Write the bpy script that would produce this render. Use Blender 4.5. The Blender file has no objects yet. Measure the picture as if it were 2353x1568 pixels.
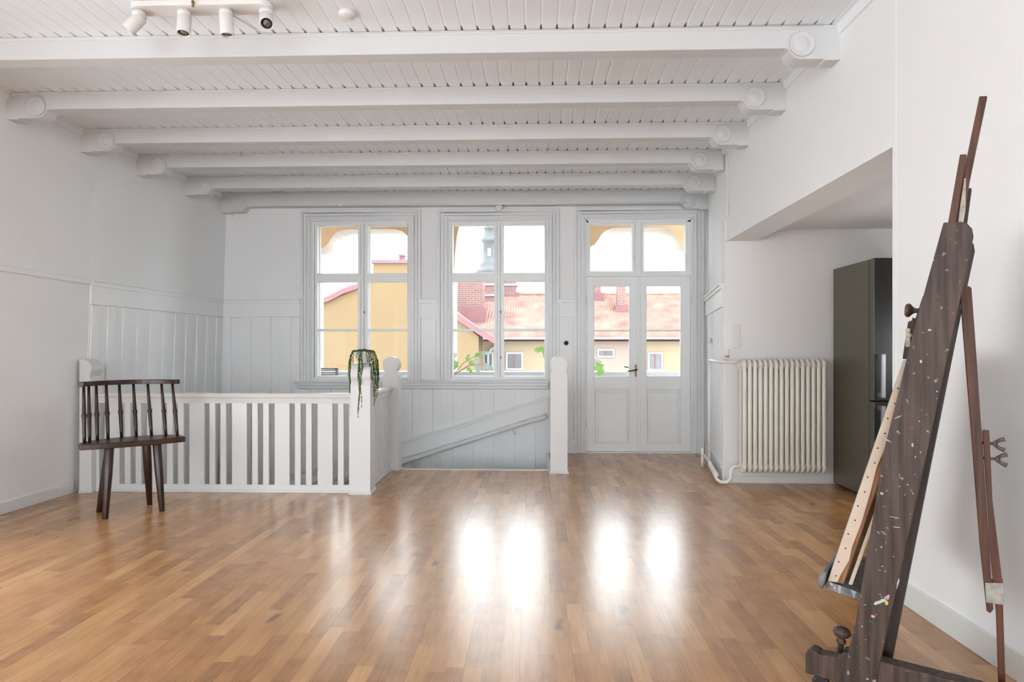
import bpy, bmesh, math, random
from mathutils import Vector, Matrix
random.seed(7)
R = math.radians
SC = bpy.context.scene
COL = SC.collection

# ------------------------------------------------------------------ camera, world, exposure
cam_data = bpy.data.cameras.new('camera')
cam_data.sensor_width = 36.0
cam_data.lens = 1450.0 / 2353.0 * 36.0
cam_data.shift_y = 24.0 / 2353.0
cam_data.clip_end = 500
cam = bpy.data.objects.new('camera', cam_data)
COL.objects.link(cam)
cam.location = (0, 0, 1.15)
cam.rotation_euler = (R(90), 0, R(1.8))
SC.camera = cam

world = bpy.data.worlds.new('overcast_sky')
SC.world = world
world.use_nodes = True
bg = world.node_tree.nodes['Background']
bg.inputs[0].default_value = (0.90, 0.955, 1.0, 1)
bg.inputs[1].default_value = 3.6
SC.view_settings.view_transform = 'Standard'
SC.view_settings.look = 'None'
SC.view_settings.gamma = 1
SC.view_settings.use_curve_mapping = False
SC.view_settings.exposure = 1.27

# ------------------------------------------------------------------ materials
def new_mat(name):
    m = bpy.data.materials.new(name); m.use_nodes = True
    nt = m.node_tree
    return m, nt, nt.nodes['Principled BSDF']

def paint(name, col, rough=0.5, var=0.03, scale=3.0, bump=0.0, bscale=60, metal=0.0, coat=0.0, spec=0.5):
    """painted / plain surface with a slight procedural variation"""
    m, nt, b = new_mat(name)
    tc = nt.nodes.new('ShaderNodeTexCoord')
    nz = nt.nodes.new('ShaderNodeTexNoise'); nz.inputs['Scale'].default_value = scale; nz.inputs['Detail'].default_value = 4
    nt.links.new(tc.outputs['Object'], nz.inputs['Vector'])
    rp = nt.nodes.new('ShaderNodeValToRGB')
    lo = [max(0, c * (1 - var)) for c in col]; hi = [min(1, c * (1 + var)) for c in col]
    rp.color_ramp.elements[0].color = (*lo, 1); rp.color_ramp.elements[0].position = 0.3
    rp.color_ramp.elements[1].color = (*hi, 1); rp.color_ramp.elements[1].position = 0.7
    nt.links.new(nz.outputs['Fac'], rp.inputs['Fac'])
    nt.links.new(rp.outputs['Color'], b.inputs['Base Color'])
    b.inputs['Roughness'].default_value = rough
    b.inputs['Metallic'].default_value = metal
    b.inputs['Coat Weight'].default_value = coat
    b.inputs['Specular IOR Level'].default_value = spec
    if bump:
        n2 = nt.nodes.new('ShaderNodeTexNoise'); n2.inputs['Scale'].default_value = bscale; n2.inputs['Detail'].default_value = 3
        nt.links.new(tc.outputs['Object'], n2.inputs['Vector'])
        bp = nt.nodes.new('ShaderNodeBump'); bp.inputs['Strength'].default_value = bump; bp.inputs['Distance'].default_value = 0.002
        nt.links.new(n2.outputs['Fac'], bp.inputs['Height']); nt.links.new(bp.outputs['Normal'], b.inputs['Normal'])
    return m

def wood(name, dark, light, axis='z', rough=0.45, specks=0.0, speck_col=(0.6, 0.58, 0.55), gscale=40):
    m, nt, b = new_mat(name)
    L = nt.links.new
    tc = nt.nodes.new('ShaderNodeTexCoord')
    mp = nt.nodes.new('ShaderNodeMapping')
    s = {'x': (0.06, 1, 1), 'y': (1, 0.06, 1), 'z': (1, 1, 0.06)}[axis]
    mp.inputs['Scale'].default_value = s
    L(tc.outputs['Object'], mp.inputs['Vector'])
    nz = nt.nodes.new('ShaderNodeTexNoise'); nz.inputs['Scale'].default_value = gscale; nz.inputs['Detail'].default_value = 6
    L(mp.outputs['Vector'], nz.inputs['Vector'])
    rp = nt.nodes.new('ShaderNodeValToRGB')
    rp.color_ramp.elements[0].color = (*dark, 1); rp.color_ramp.elements[0].position = 0.35
    rp.color_ramp.elements[1].color = (*light, 1); rp.color_ramp.elements[1].position = 0.68
    L(nz.outputs['Fac'], rp.inputs['Fac'])
    out = rp.outputs['Color']
    if specks:
        vz = nt.nodes.new('ShaderNodeTexNoise'); vz.inputs['Scale'].default_value = 55; vz.inputs['Detail'].default_value = 2
        L(tc.outputs['Object'], vz.inputs['Vector'])
        gt = nt.nodes.new('ShaderNodeMapRange'); gt.inputs[1].default_value = 0.72 - specks * 0.1; gt.inputs[2].default_value = 0.76
        L(vz.outputs['Fac'], gt.inputs[0])
        mx = nt.nodes.new('ShaderNodeMix'); mx.data_type = 'RGBA'
        L(gt.outputs[0], mx.inputs[0]); L(out, mx.inputs[6]); mx.inputs[7].default_value = (*speck_col, 1)
        out = mx.outputs[2]
    L(out, b.inputs['Base Color'])
    b.inputs['Roughness'].default_value = rough
    bp = nt.nodes.new('ShaderNodeBump'); bp.inputs['Strength'].default_value = 0.25; bp.inputs['Distance'].default_value = 0.002
    L(nz.outputs['Fac'], bp.inputs['Height']); L(bp.outputs['Normal'], b.inputs['Normal'])
    return m

def floor_material():
    m, nt, b = new_mat('oak_parquet'); L = nt.links.new
    def math_n(op, a, c=None, clamp=False):
        n = nt.nodes.new('ShaderNodeMath'); n.operation = op; n.use_clamp = clamp
        for i, v in enumerate((a, c)):
            if v is None: continue
            if isinstance(v, (int, float)): n.inputs[i].default_value = v
            else: L(v, n.inputs[i])
        return n.outputs[0]
    def ramp(src, stops):
        n = nt.nodes.new('ShaderNodeValToRGB'); cr = n.color_ramp
        while len(cr.elements) < len(stops): cr.elements.new(0.5)
        for e, (p, c) in zip(cr.elements, stops): e.position = p; e.color = (*c, 1)
        L(src, n.inputs['Fac']); return n.outputs['Color']
    def comb(x, y, z):
        n = nt.nodes.new('ShaderNodeCombineXYZ')
        for i, v in enumerate((x, y, z)):
            if isinstance(v, (int, float)): n.inputs[i].default_value = v
            else: L(v, n.inputs[i])
        return n.outputs[0]
    def mix(f, a, c, mode='MIX'):
        n = nt.nodes.new('ShaderNodeMix'); n.data_type = 'RGBA'; n.blend_type = mode
        for i, v in ((0, f), (6, a), (7, c)):
            if isinstance(v, (int, float)): n.inputs[i].default_value = v
            elif isinstance(v, tuple): n.inputs[i].default_value = (*v, 1)
            else: L(v, n.inputs[i])
        return n.outputs[2]
    tc = nt.nodes.new('ShaderNodeTexCoord'); sp = nt.nodes.new('ShaderNodeSeparateXYZ')
    L(tc.outputs['Object'], sp.inputs[0]); x, y = sp.outputs[0], sp.outputs[1]
    xs = math_n('ADD', x, 10.02)
    sx = math_n('DIVIDE', xs, 0.0665); strip = math_n('FLOOR', sx); fx = math_n('FRACT', sx)
    wn = nt.nodes.new('ShaderNodeTexWhiteNoise'); wn.noise_dimensions = '1D'; L(strip, wn.inputs['W'])
    yy = math_n('ADD', math_n('DIVIDE', y, 0.47), math_n('MULTIPLY', wn.outputs['Value'], 9.7))
    cell = math_n('FLOOR', yy); fy = math_n('FRACT', yy)
    w2 = nt.nodes.new('ShaderNodeTexWhiteNoise'); w2.noise_dimensions = '2D'; L(comb(strip, cell, 0), w2.inputs['Vector'])
    rnd = w2.outputs['Value']
    base = ramp(rnd, [(0.0, (0.36, 0.168, 0.062)), (0.2, (0.435, 0.208, 0.074)), (0.55, (0.48, 0.236, 0.084)), (0.8, (0.52, 0.265, 0.098)), (1.0, (0.60, 0.325, 0.130))])
    off = math_n('MULTIPLY', rnd, 37.0)
    g1 = nt.nodes.new('ShaderNodeTexNoise'); g1.inputs['Scale'].default_value = 1; g1.inputs['Detail'].default_value = 6; g1.inputs['Roughness'].default_value = 0.65
    L(comb(math_n('MULTIPLY', x, 130), math_n('MULTIPLY', y, 5.0), off), g1.inputs['Vector'])
    grain = ramp(g1.outputs['Fac'], [(0.30, (0.70, 0.70, 0.70)), (0.5, (0.97, 0.97, 0.97)), (0.7, (1.1, 1.1, 1.1))])
    col = mix(0.85, base, grain, 'MULTIPLY')
    # cathedral rings
    wv = nt.nodes.new('ShaderNodeTexWave'); wv.wave_type = 'RINGS'; wv.inputs['Scale'].default_value = 1.0
    wv.inputs['Distortion'].default_value = 2.5; wv.inputs['Detail'].default_value = 2
    L(comb(math_n('MULTIPLY', x, 22), math_n('MULTIPLY', y, 2.6), off), wv.inputs['Vector'])
    rings = ramp(wv.outputs['Fac'], [(0.0, (0.80, 0.77, 0.74)), (0.35, (1, 1, 1)), (1.0, (1.03, 1.03, 1.03))])
    col = mix(0.45, col, rings, 'MULTIPLY')
    # broad mottling
    g3 = nt.nodes.new('ShaderNodeTexNoise'); g3.inputs['Scale'].default_value = 1; g3.inputs['Detail'].default_value = 3
    L(comb(math_n('MULTIPLY', x, 14), math_n('MULTIPLY', y, 4), off), g3.inputs['Vector'])
    mot = ramp(g3.outputs['Fac'], [(0.3, (0.84, 0.82, 0.80)), (0.6, (1.04, 1.04, 1.04))])
    col = mix(0.55, col, mot, 'MULTIPLY')
    # knots
    vo = nt.nodes.new('ShaderNodeTexVoronoi'); vo.inputs['Scale'].default_value = 1
    g4 = nt.nodes.new('ShaderNodeTexNoise'); g4.inputs['Scale'].default_value = 9
    L(tc.outputs['Object'], g4.inputs['Vector'])
    wob = math_n('MULTIPLY', math_n('SUBTRACT', g4.outputs['Fac'], 0.5), 0.35)
    L(comb(math_n('ADD', math_n('MULTIPLY', x, 6.5), wob), math_n('ADD', math_n('MULTIPLY', y, 2.2), wob), 0), vo.inputs['Vector'])
    kd = nt.nodes.new('ShaderNodeMapRange'); kd.inputs[1].default_value = 0.03; kd.inputs[2].default_value = 0.16; kd.inputs[3].default_value = 1; kd.inputs[4].default_value = 0
    L(vo.outputs['Distance'], kd.inputs[0])
    sepc = nt.nodes.new('ShaderNodeSeparateColor'); L(vo.outputs['Color'], sepc.inputs[0])
    kmask = math_n('MULTIPLY', kd.outputs[0], math_n('GREATER_THAN', sepc.outputs[0], 0.5))
    col = mix(math_n('MULTIPLY', kmask, 0.8), col, (0.075, 0.040, 0.022))
    # joints
    bx = math_n('FRACT', math_n('DIVIDE', xs, 0.1995))
    dj = math_n('MINIMUM', bx, math_n('SUBTRACT', 1.0, bx))
    gap = math_n('LESS_THAN', dj, 0.006)
    dy_ = math_n('MINIMUM', fy, math_n('SUBTRACT', 1.0, fy)); gy = math_n('LESS_THAN', dy_, 0.003)
    col = mix(math_n('MULTIPLY', gap, 0.55), col, (0.12, 0.06, 0.03))
    col = mix(math_n('MULTIPLY', gy, 0.3), col, (0.12, 0.06, 0.03))
    L(col, b.inputs['Base Color'])
    rr = nt.nodes.new('ShaderNodeMapRange'); rr.inputs[3].default_value = 0.205; rr.inputs[4].default_value = 0.29
    L(g3.outputs['Fac'], rr.inputs[0]); L(rr.outputs[0], b.inputs['Roughness'])
    b.inputs['Specular IOR Level'].default_value = 1.0
    b.inputs['IOR'].default_value = 1.55
    h = math_n('ADD', math_n('MULTIPLY', g1.outputs['Fac'], 0.35), math_n('MULTIPLY', wv.outputs['Fac'], 0.25))
    h = math_n('SUBTRACT', h, math_n('MULTIPLY', gap, 1.2))
    bp = nt.nodes.new('ShaderNodeBump'); bp.inputs['Strength'].default_value = 0.22; bp.inputs['Distance'].default_value = 0.0015
    L(h, bp.inputs['Height']); L(bp.outputs['Normal'], b.inputs['Normal'])
    return m

def glass_material():
    m, nt, b = new_mat('window_glass'); nt.nodes.remove(b)
    out = nt.nodes['Material Output']
    tr = nt.nodes.new('ShaderNodeBsdfTransparent'); tr.inputs[0].default_value = (0.97, 0.985, 0.98, 1)
    gl = nt.nodes.new('ShaderNodeBsdfGlossy'); gl.inputs['Roughness'].default_value = 0.02
    fr = nt.nodes.new('ShaderNodeFresnel'); fr.inputs[0].default_value = 1.12
    mx = nt.nodes.new('ShaderNodeMixShader')
    nt.links.new(fr.outputs[0], mx.inputs[0]); nt.links.new(tr.outputs[0], mx.inputs[1]); nt.links.new(gl.outputs[0], mx.inputs[2])
    nt.links.new(mx.outputs[0], out.inputs['Surface'])
    return m

def brick_material(name, c1, c2, mortar, scale=1.0):
    m, nt, b = new_mat(name)
    tc = nt.nodes.new('ShaderNodeTexCoord'); mp = nt.nodes.new('ShaderNodeMapping'); mp.inputs['Rotation'].default_value = (R(90), 0, 0)
    br = nt.nodes.new('ShaderNodeTexBrick'); br.inputs['Color1'].default_value = (*c1, 1); br.inputs['Color2'].default_value = (*c2, 1)
    br.inputs['Mortar'].default_value = (*mortar, 1); br.inputs['Scale'].default_value = scale
    br.inputs['Brick Width'].default_value = 0.26; br.inputs['Row Height'].default_value = 0.085; br.inputs['Mortar Size'].default_value = 0.010
    nt.links.new(tc.outputs['Object'], mp.inputs[0]); nt.links.new(mp.outputs[0], br.inputs['Vector']); nt.links.new(br.outputs['Color'], b.inputs['Base Color'])
    b.inputs['Roughness'].default_value = 0.9
    return m

M = {}
M['wall'] = paint('wall_paint', (0.86, 0.865, 0.87), 0.75, 0.012, 1.2, 0.15, 90)
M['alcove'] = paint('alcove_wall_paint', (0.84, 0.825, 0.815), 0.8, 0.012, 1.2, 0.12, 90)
M['ceil'] = paint('ceiling_paint', (0.855, 0.895, 0.925), 0.6, 0.015, 3, 0.1, 60)
M['post'] = paint('railing_paint', (0.68, 0.68, 0.675), 0.32, 0.012, 4, 0.08, 50)
M['beam'] = paint('beam_paint', (0.67, 0.675, 0.68), 0.55, 0.015, 3, 0.1, 60)
M['trim'] = paint('white_gloss_paint', (0.77, 0.775, 0.78), 0.32, 0.012, 4, 0.08, 50)
M['frame'] = paint('window_frame_paint', (0.86, 0.87, 0.87), 0.35, 0.012, 4, 0.08, 50)
M['wains'] = paint('wainscot_paint', (0.86, 0.87, 0.875), 0.42, 0.012, 3, 0.08, 50)
M['base'] = paint('baseboard_paint', (0.76, 0.77, 0.74), 0.45, 0.01, 4)
M['floor'] = floor_material()
M['glass'] = glass_material()
M['rad'] = paint('radiator_enamel', (0.80, 0.765, 0.69), 0.38, 0.02, 6)
M['pipe'] = paint('pipe_paint', (0.82, 0.81, 0.78), 0.35, 0.02, 9)
M['plastic'] = paint('white_plastic', (0.78, 0.76, 0.74), 0.4, 0.005, 5)
M['darkplastic'] = paint('black_plastic', (0.015, 0.015, 0.015), 0.4, 0.05, 5)
M['chair'] = wood('dark_stained_wood', (0.010, 0.0035, 0.0022), (0.040, 0.012, 0.006), 'z', 0.33)
M['chair_seat'] = wood('worn_seat_wood', (0.014, 0.006, 0.004), (0.070, 0.030, 0.014), 'x', 0.38)
M['easel'] = wood('easel_dark_wood', (0.026, 0.016, 0.012), (0.085, 0.055, 0.042), 'z', 0.6, 0.5, (0.30, 0.28, 0.27), 60)
M['easel_red'] = wood('easel_red_wood', (0.040, 0.012, 0.006), (0.125, 0.038, 0.016), 'z', 0.5, 0.0, (0.4, 0.3, 0.3), 50)
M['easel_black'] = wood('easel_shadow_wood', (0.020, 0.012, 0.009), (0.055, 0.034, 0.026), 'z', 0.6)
M['tray'] = paint('paint_stained_tray', (0.15, 0.155, 0.165), 0.6, 0.5, 30)
M['canvas'] = paint('primed_canvas', (0.58, 0.47, 0.37), 0.8, 0.06, 12, 0.3, 300)
M['canvas_front'] = paint('painted_canvas_front', (0.30, 0.40, 0.42), 0.7, 0.3, 10)
M['stretcher'] = wood('pine_stretcher', (0.20, 0.085, 0.028), (0.36, 0.17, 0.065), 'z', 0.6)
M['cream_wood'] = paint('worn_cream_paint', (0.50, 0.44, 0.36), 0.6, 0.25, 40)
M['steel'] = paint('worn_steel', (0.32, 0.31, 0.29), 0.45, 0.2, 60, metal=0.7)
M['knob'] = wood('worn_knob_wood', (0.05, 0.022, 0.012), (0.20, 0.12, 0.08), 'z', 0.4)
M['knob2'] = paint('tarnished_wing_nut', (0.10, 0.085, 0.075), 0.5, 0.2, 60)
M['brass'] = paint('aged_brass', (0.30, 0.20, 0.09), 0.35, 0.2, 60, metal=0.9)
M['iron'] = paint('dark_iron', (0.035, 0.03, 0.028), 0.4, 0.2, 40, metal=0.6)
M['fridge'] = paint('fridge_side_steel', (0.135, 0.128, 0.095), 0.38, 0.04, 60, metal=0.35)
M['fridge_front'] = paint('fridge_black_front', (0.018, 0.018, 0.016), 0.25, 0.1, 5)
M['alu'] = paint('brushed_handle', (0.42, 0.42, 0.44), 0.3, 0.03, 60, metal=0.8)
M['pot'] = paint('white_ceramic', (0.78, 0.78, 0.77), 0.35, 0.01, 5)
M['pearl'] = paint('string_plant_green', (0.045, 0.085, 0.012), 0.5, 0.35, 40)
M['leaf'] = paint('fig_leaf_green', (0.20, 0.40, 0.09), 0.45, 0.3, 12)
M['leaf_grey'] = paint('fig_leaf_underside', (0.36, 0.44, 0.40), 0.6, 0.2, 12)
M['stem'] = paint('fig_stem', (0.30, 0.20, 0.12), 0.7, 0.2, 30)
M['lens'] = paint('lamp_lens', (0.22, 0.22, 0.21), 0.25, 0.4, 80, metal=0.5)
# outdoors
M['tan'] = paint('loggia_tan_plaster', (0.50, 0.34, 0.205), 0.95, 0.05, 6, 0.3, 80)
M['cream'] = paint('loggia_cream_reveal', (0.50, 0.44, 0.385), 0.9, 0.03, 6)
M['parapet'] = paint('grey_parapet', (0.173, 0.173, 0.173), 0.9, 0.08, 8)
M['parapet_top'] = paint('white_coping', (0.416, 0.421, 0.427), 0.7, 0.03, 8)
M['yellow'] = paint('yellow_render', (0.140, 0.094, 0.047), 0.95, 0.04, 0.6)
M['pale_yellow'] = paint('pale_yellow_render', (0.235, 0.180, 0.118), 0.95, 0.03, 0.8)
M['pink'] = paint('pink_render', (0.225, 0.165, 0.140), 0.95, 0.03, 0.8)
M['tile'] = paint('clay_roof_tiles', (0.205, 0.108, 0.082), 0.5, 0.38, 1.6)
M['verge'] = paint('red_roof_verge', (0.144, 0.055, 0.058), 0.7, 0.1, 3)
M['purple'] = paint('purple_roof_edge', (0.127, 0.075, 0.092), 0.8, 0.1, 3)
M['brick'] = brick_material('red_brick', (0.139, 0.058, 0.055), (0.156, 0.081, 0.072), (0.185, 0.150, 0.139))
M['white_out'] = paint('white_exterior_paint', (0.260, 0.260, 0.260), 0.7, 0.02, 4)
M['win_dark'] = paint('far_window_pane', (0.087, 0.087, 0.090), 0.3, 0.2, 4)
M['tower'] = paint('grey_church_stone', (0.090, 0.092, 0.094), 0.9, 0.12, 1.2)
M['tree'] = paint('tree_foliage', (0.069, 0.110, 0.087), 0.9, 0.3, 3)
M['bench'] = paint('grey_slat_paint', (0.115, 0.115, 0.121), 0.6, 0.1, 8)
M['ground'] = paint('courtyard_ground', (0.173, 0.168, 0.156), 0.95, 0.1, 1)
for k, c in dict(mint=(0.42, 0.55, 0.42), pinkp=(0.50, 0.34, 0.38), peach=(0.62, 0.38, 0.22), green=(0.02, 0.16, 0.07), white=(0.42, 0.41, 0.40), lime=(0.42, 0.50, 0.06)).items():
    M['dab_' + k] = paint('paint_dab_' + k, c, 0.45, 0.1, 60)

# ------------------------------------------------------------------ mesh builder
class MB:
    def __init__(self): self.v = []; self.f = []; self.m = []; self.s = []
    def add(self, vs, fs, m=0, smooth=False):
        o = len(self.v); self.v += [tuple(p) for p in vs]
        for f in fs: self.f.append([i + o for i in f]); self.m.append(m); self.s.append(smooth)
        return self
    def hexa(self, p, m=0):   # 8 points: bottom 4 ccw, top 4 ccw
        return self.add(p, [(0, 3, 2, 1), (4, 5, 6, 7), (0, 1, 5, 4), (1, 2, 6, 5), (2, 3, 7, 6), (3, 0, 4, 7)], m)
    def box(self, x0, x1, y0, y1, z0, z1, m=0):
        return self.hexa([(x0, y0, z0), (x1, y0, z0), (x1, y1, z0), (x0, y1, z0), (x0, y0, z1), (x1, y0, z1), (x1, y1, z1), (x0, y1, z1)], m)
    def prism(self, pts, axis, a, b, m=0, smooth=False, side=None):
        def P(p, t):
            return {'x': (t, p[0], p[1]), 'y': (p[0], t, p[1]), 'z': (p[0], p[1], t)}[axis]
        n = len(pts)
        vs = [P(p, a) for p in pts] + [P(p, b) for p in pts]
        self.add(vs, [list(range(n - 1, -1, -1)), list(range(n, 2 * n))], m)
        o = len(self.v) - 2 * n
        for i in range(n):
            j = (i + 1) % n
            self.f.append([o + i, o + j, o + n + j, o + n + i]); self.m.append(m if side is None else side); self.s.append(smooth)
        return self
    def tube(self, path, r, n=8, m=0, caps=True):
        path = [Vector(p) for p in path]
        rs = r if isinstance(r, (list, tuple)) else [r] * len(path)
        vs = []; ref = None
        for i, p in enumerate(path):
            if i == 0: d = path[1] - p
            elif i == len(path) - 1: d = p - path[-2]
            else: d = (path[i + 1] - p).normalized() + (p - path[i - 1]).normalized()
            d.normalize()
            if ref is None: ref = Vector((0, 0, 1)) if abs(d.z) < 0.9 else Vector((1, 0, 0))
            u = d.cross(ref).normalized(); w = u.cross(d).normalized(); ref = w
            for k in range(n):
                a = 2 * math.pi * k / n
                vs.append(p + (u * math.cos(a) + w * math.sin(a)) * rs[i])
        fs = []
        for i in range(len(path) - 1):
            for k in range(n):
                k2 = (k + 1) % n
                fs.append((i * n + k, i * n + k2, (i + 1) * n + k2, (i + 1) * n + k))
        self.add(vs, fs, m, True)
        if caps:
            o = len(self.v) - len(vs)
            self.f.append([o + k for k in range(n)][::-1]); self.m.append(m); self.s.append(False)
            self.f.append([o + len(vs) - n + k for k in range(n)]); self.m.append(m); self.s.append(False)
        return self
    def lathe(self, prof, n=20, mat=None, m=0):   # prof (r, z) about local z
        mat = mat or Matrix()
        vs = []; fs = []
        for r, z in prof:
            for k in range(n):
                a = 2 * math.pi * k / n
                vs.append(mat @ Vector((r * math.cos(a), r * math.sin(a), z)))
        for i in range(len(prof) - 1):
            for k in range(n):
                k2 = (k + 1) % n
                fs.append((i * n + k, i * n + k2, (i + 1) * n + k2, (i + 1) * n + k))
        self.add(vs, fs, m, True)
        o = len(self.v) - len(vs)
        if prof[0][0] > 1e-5: self.f.append([o + k for k in range(n)][::-1]); self.m.append(m); self.s.append(False)
        if prof[-1][0] > 1e-5: self.f.append([o + len(vs) - n + k for k in range(n)]); self.m.append(m); self.s.append(False)
        return self
    def ball(self, c, r, n=8, m=0, sz=1.0):
        pr = [(max(1e-6, r * math.sin(math.pi * i / (n // 2 + 1))), -r * sz * math.cos(math.pi * i / (n // 2 + 1))) for i in range(n // 2 + 2)]
        return self.lathe(pr, n, Matrix.Translation(c), m)
    def build(self, name, mats, parent=None, bevel=0.0, seg=2):
        me = bpy.data.meshes.new(name)
        me.from_pydata(self.v, [], self.f)
        mats = mats if isinstance(mats, (list, tuple)) else [mats]
        for mt in mats: me.materials.append(mt)
        me.polygons.foreach_set('material_index', self.m)
        me.polygons.foreach_set('use_smooth', self.s)
        bm = bmesh.new(); bm.from_mesh(me)
        bmesh.ops.remove_doubles(bm, verts=bm.verts, dist=1e-6)
        bmesh.ops.recalc_face_normals(bm, faces=bm.faces)
        bm.to_mesh(me); bm.free(); me.update()
        o = bpy.data.objects.new(name, me); COL.objects.link(o)
        if parent is not None: o.parent = parent
        if bevel:
            md = o.modifiers.new('bevel', 'BEVEL'); md.width = bevel; md.segments = seg; md.limit_method = 'ANGLE'; md.angle_limit = R(35)
            md.harden_normals = False
        return o

def frame_to(p, d):
    """matrix placing local z along direction d at point p"""
    q = Vector(d).normalized().to_track_quat('Z', 'Y')
    return Matrix.Translation(Vector(p)) @ q.to_matrix().to_4x4()

def tag(o, label=None, cat=None, group=None, kind=None):
    if label: o['label'] = label
    if cat: o['category'] = cat
    if group: o['group'] = group
    if kind: o['kind'] = kind
    return o
def thing(name, label, cat, loc=(0, 0, 0), rz=0.0, group=None, kind=None):
    o = bpy.data.objects.new(name, None); COL.objects.link(o)
    o.empty_display_size = 0.1
    o.location = loc; o.rotation_euler = (0, 0, rz)
    return tag(o, label, cat, group, kind)
def struct(o, label=None, cat=None):
    return tag(o, label, cat, kind='structure')

# ------------------------------------------------------------------ room dimensions
YB = 7.17          # face of the window wall
ZC = 2.95          # ceiling
XR = 1.70          # right wall
YR = 5.58          # wall behind the radiator
def XL(y, z):      # left wall leans inward a little and turns behind y = 5.2
    if y <= 5.15: return -3.74 + 0.033 * z
    t = (y - 5.15) / (YB - 5.15)
    return (-3.74 + 0.033 * z) * (1 - t) + (-3.605 + 0.03 * z) * t
def XRF(y):        # right wall flares behind the radiator wall corner
    return XR - 0.01 + max(0.0, (y - YR)) * 0.177

ST_Y, ST_Y2, ST_X, ST_X2 = 5.08, 6.10, -1.335, 0.19     # edges of the stair opening

# ------------------------------------------------------------------ floor
fl = MB()
fl.box(-4.3, 3.9, -7.3, ST_Y, -0.25, 0)
fl.box(ST_X, 3.9, ST_Y, ST_Y2, -0.25, 0)
fl.box(ST_X2, 3.9, ST_Y2, YB + 0.1, -0.25, 0)
struct(fl.build('floor', M['floor']), 'oak strip parquet floor with a glossy lacquer', 'floor')
tm = MB()
tm.box(ST_X, ST_X2 + 0.01, ST_Y2 - 0.001, ST_Y2 + 0.03, -0.27, 0.006)
tm.box(ST_X2 - 0.03, ST_X2, ST_Y2, YB, -0.27, 0.006)
struct(tm.build('trim_1', M['trim'], bevel=0.002), 'white strip edging the floor at the stair opening', 'trim')

# ------------------------------------------------------------------ ceiling (V-grooved boards running away from the camera)
cb = MB(); P = 0.0885; prof = []
BEAMS = [(3.53, 2.825, 0.105), (4.27, 2.83, 0.10), (4.99, 2.83, 0.10), (5.66, 2.83, 0.10), (6.38, 2.825, 0.10), (7.05, 2.795, 0.119)]
rows = [(-7.2, 0.0)]
for by, _, _ in BEAMS: rows += [(by - 0.055, 0.0), (by - 0.012, 1.0), (by + 0.05, 1.0), (by + 0.09, 0.0)]
rows.append((YB + 0.05, 0.0))
vs = []; fs = []
for ry, dp in rows:
    x = -4.1; k = 0; row = []
    while x < 2.4:
        row += [(x, ry, ZC), (x + P - 0.0155, ry, ZC), (x + P - 0.0105, ry, ZC + 0.0022 + 0.016 * dp), (x + P - 0.0050, ry, ZC + 0.0022 + 0.016 * dp)]
        x += P
    n = len(row); vs += row
for r in range(len(rows) - 1): fs += [(r * n + i, r * n + i + 1, (r + 1) * n + i + 1, (r + 1) * n + i) for i in range(n - 1)]
cb.add(vs, fs)
cb.add([(-4.3, -7.3, ZC + 0.08), (2.5, -7.3, ZC + 0.08), (2.5, YB + 0.3, ZC + 0.08), (-4.3, YB + 0.3, ZC + 0.08)], [(0, 1, 2, 3)])
struct(cb.build('ceiling', M['ceil']), 'white ceiling of narrow grooved boards', 'ceiling')

# ------------------------------------------------------------------ walls
# window wall with its three openings
W1 = (-2.521, -1.392, 0.831, 2.641)
W2 = (-0.944, 0.180, 0.831, 2.636)
DR = (0.606, 1.805, -0.002, 2.645)
wb = MB(); T = 0.30
xs = [-4.3, W1[0], W1[1], W2[0], W2[1], DR[0], DR[1], 2.6]
for a, b_ in ((0, 1), (2, 3), (4, 5), (6, 7)): wb.box(xs[a], xs[b_], YB, YB + T, -3.0, 3.62)
for o_ in (W1, W2, DR):
    wb.box(o_[0], o_[1], YB, YB + T, o_[3], 3.62)
    if o_[2] > 0: wb.box(o_[0], o_[1], YB, YB + T, -3.0, o_[2])
    else: wb.box(o_[0], o_[1], YB, YB + T, -3.0, -0.005)
struct(wb.build('wall_back', M['wall']), 'white wall with two windows and the balcony door', 'wall')

wl = MB()
def lw(y0, y1, z0, z1):
    wl.hexa([(-4.2, y0, z0), (XL(y0, z0), y0, z0), (XL(y1, z0), y1, z0), (-4.2, y1, z0), (-4.2, y0, z1), (XL(y0, z1), y0, z1), (XL(y1, z1), y1, z1), (-4.2, y1, z1)])
lw(5.15, YB, -3.0, 3.1); lw(ST_Y, 5.15, -3.0, 3.1); lw(4.2, ST_Y, 0, 3.1); lw(-7.3, -5.2, 0, 3.1)
LWZ = (0.75, 2.6)
for a, b_ in ((-2.4, 0.3), (3.3, 4.2)): lw(a, b_, 0, 3.1)
lw(0.3, 3.3, 0, 0.15); lw(0.3, 3.3, 1.6, 3.1)  # low opening out of view, added to light the room from the left
for a, b_ in ((-5.2, -2.4),): lw(a, b_, 0, LWZ[0]); lw(a, b_, LWZ[1], 3.1)  # another unseen opening, added for more sky light
struct(wl.build('wall_left', M['wall']), 'white left wall, panelled beside the stairs', 'wall')

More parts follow.
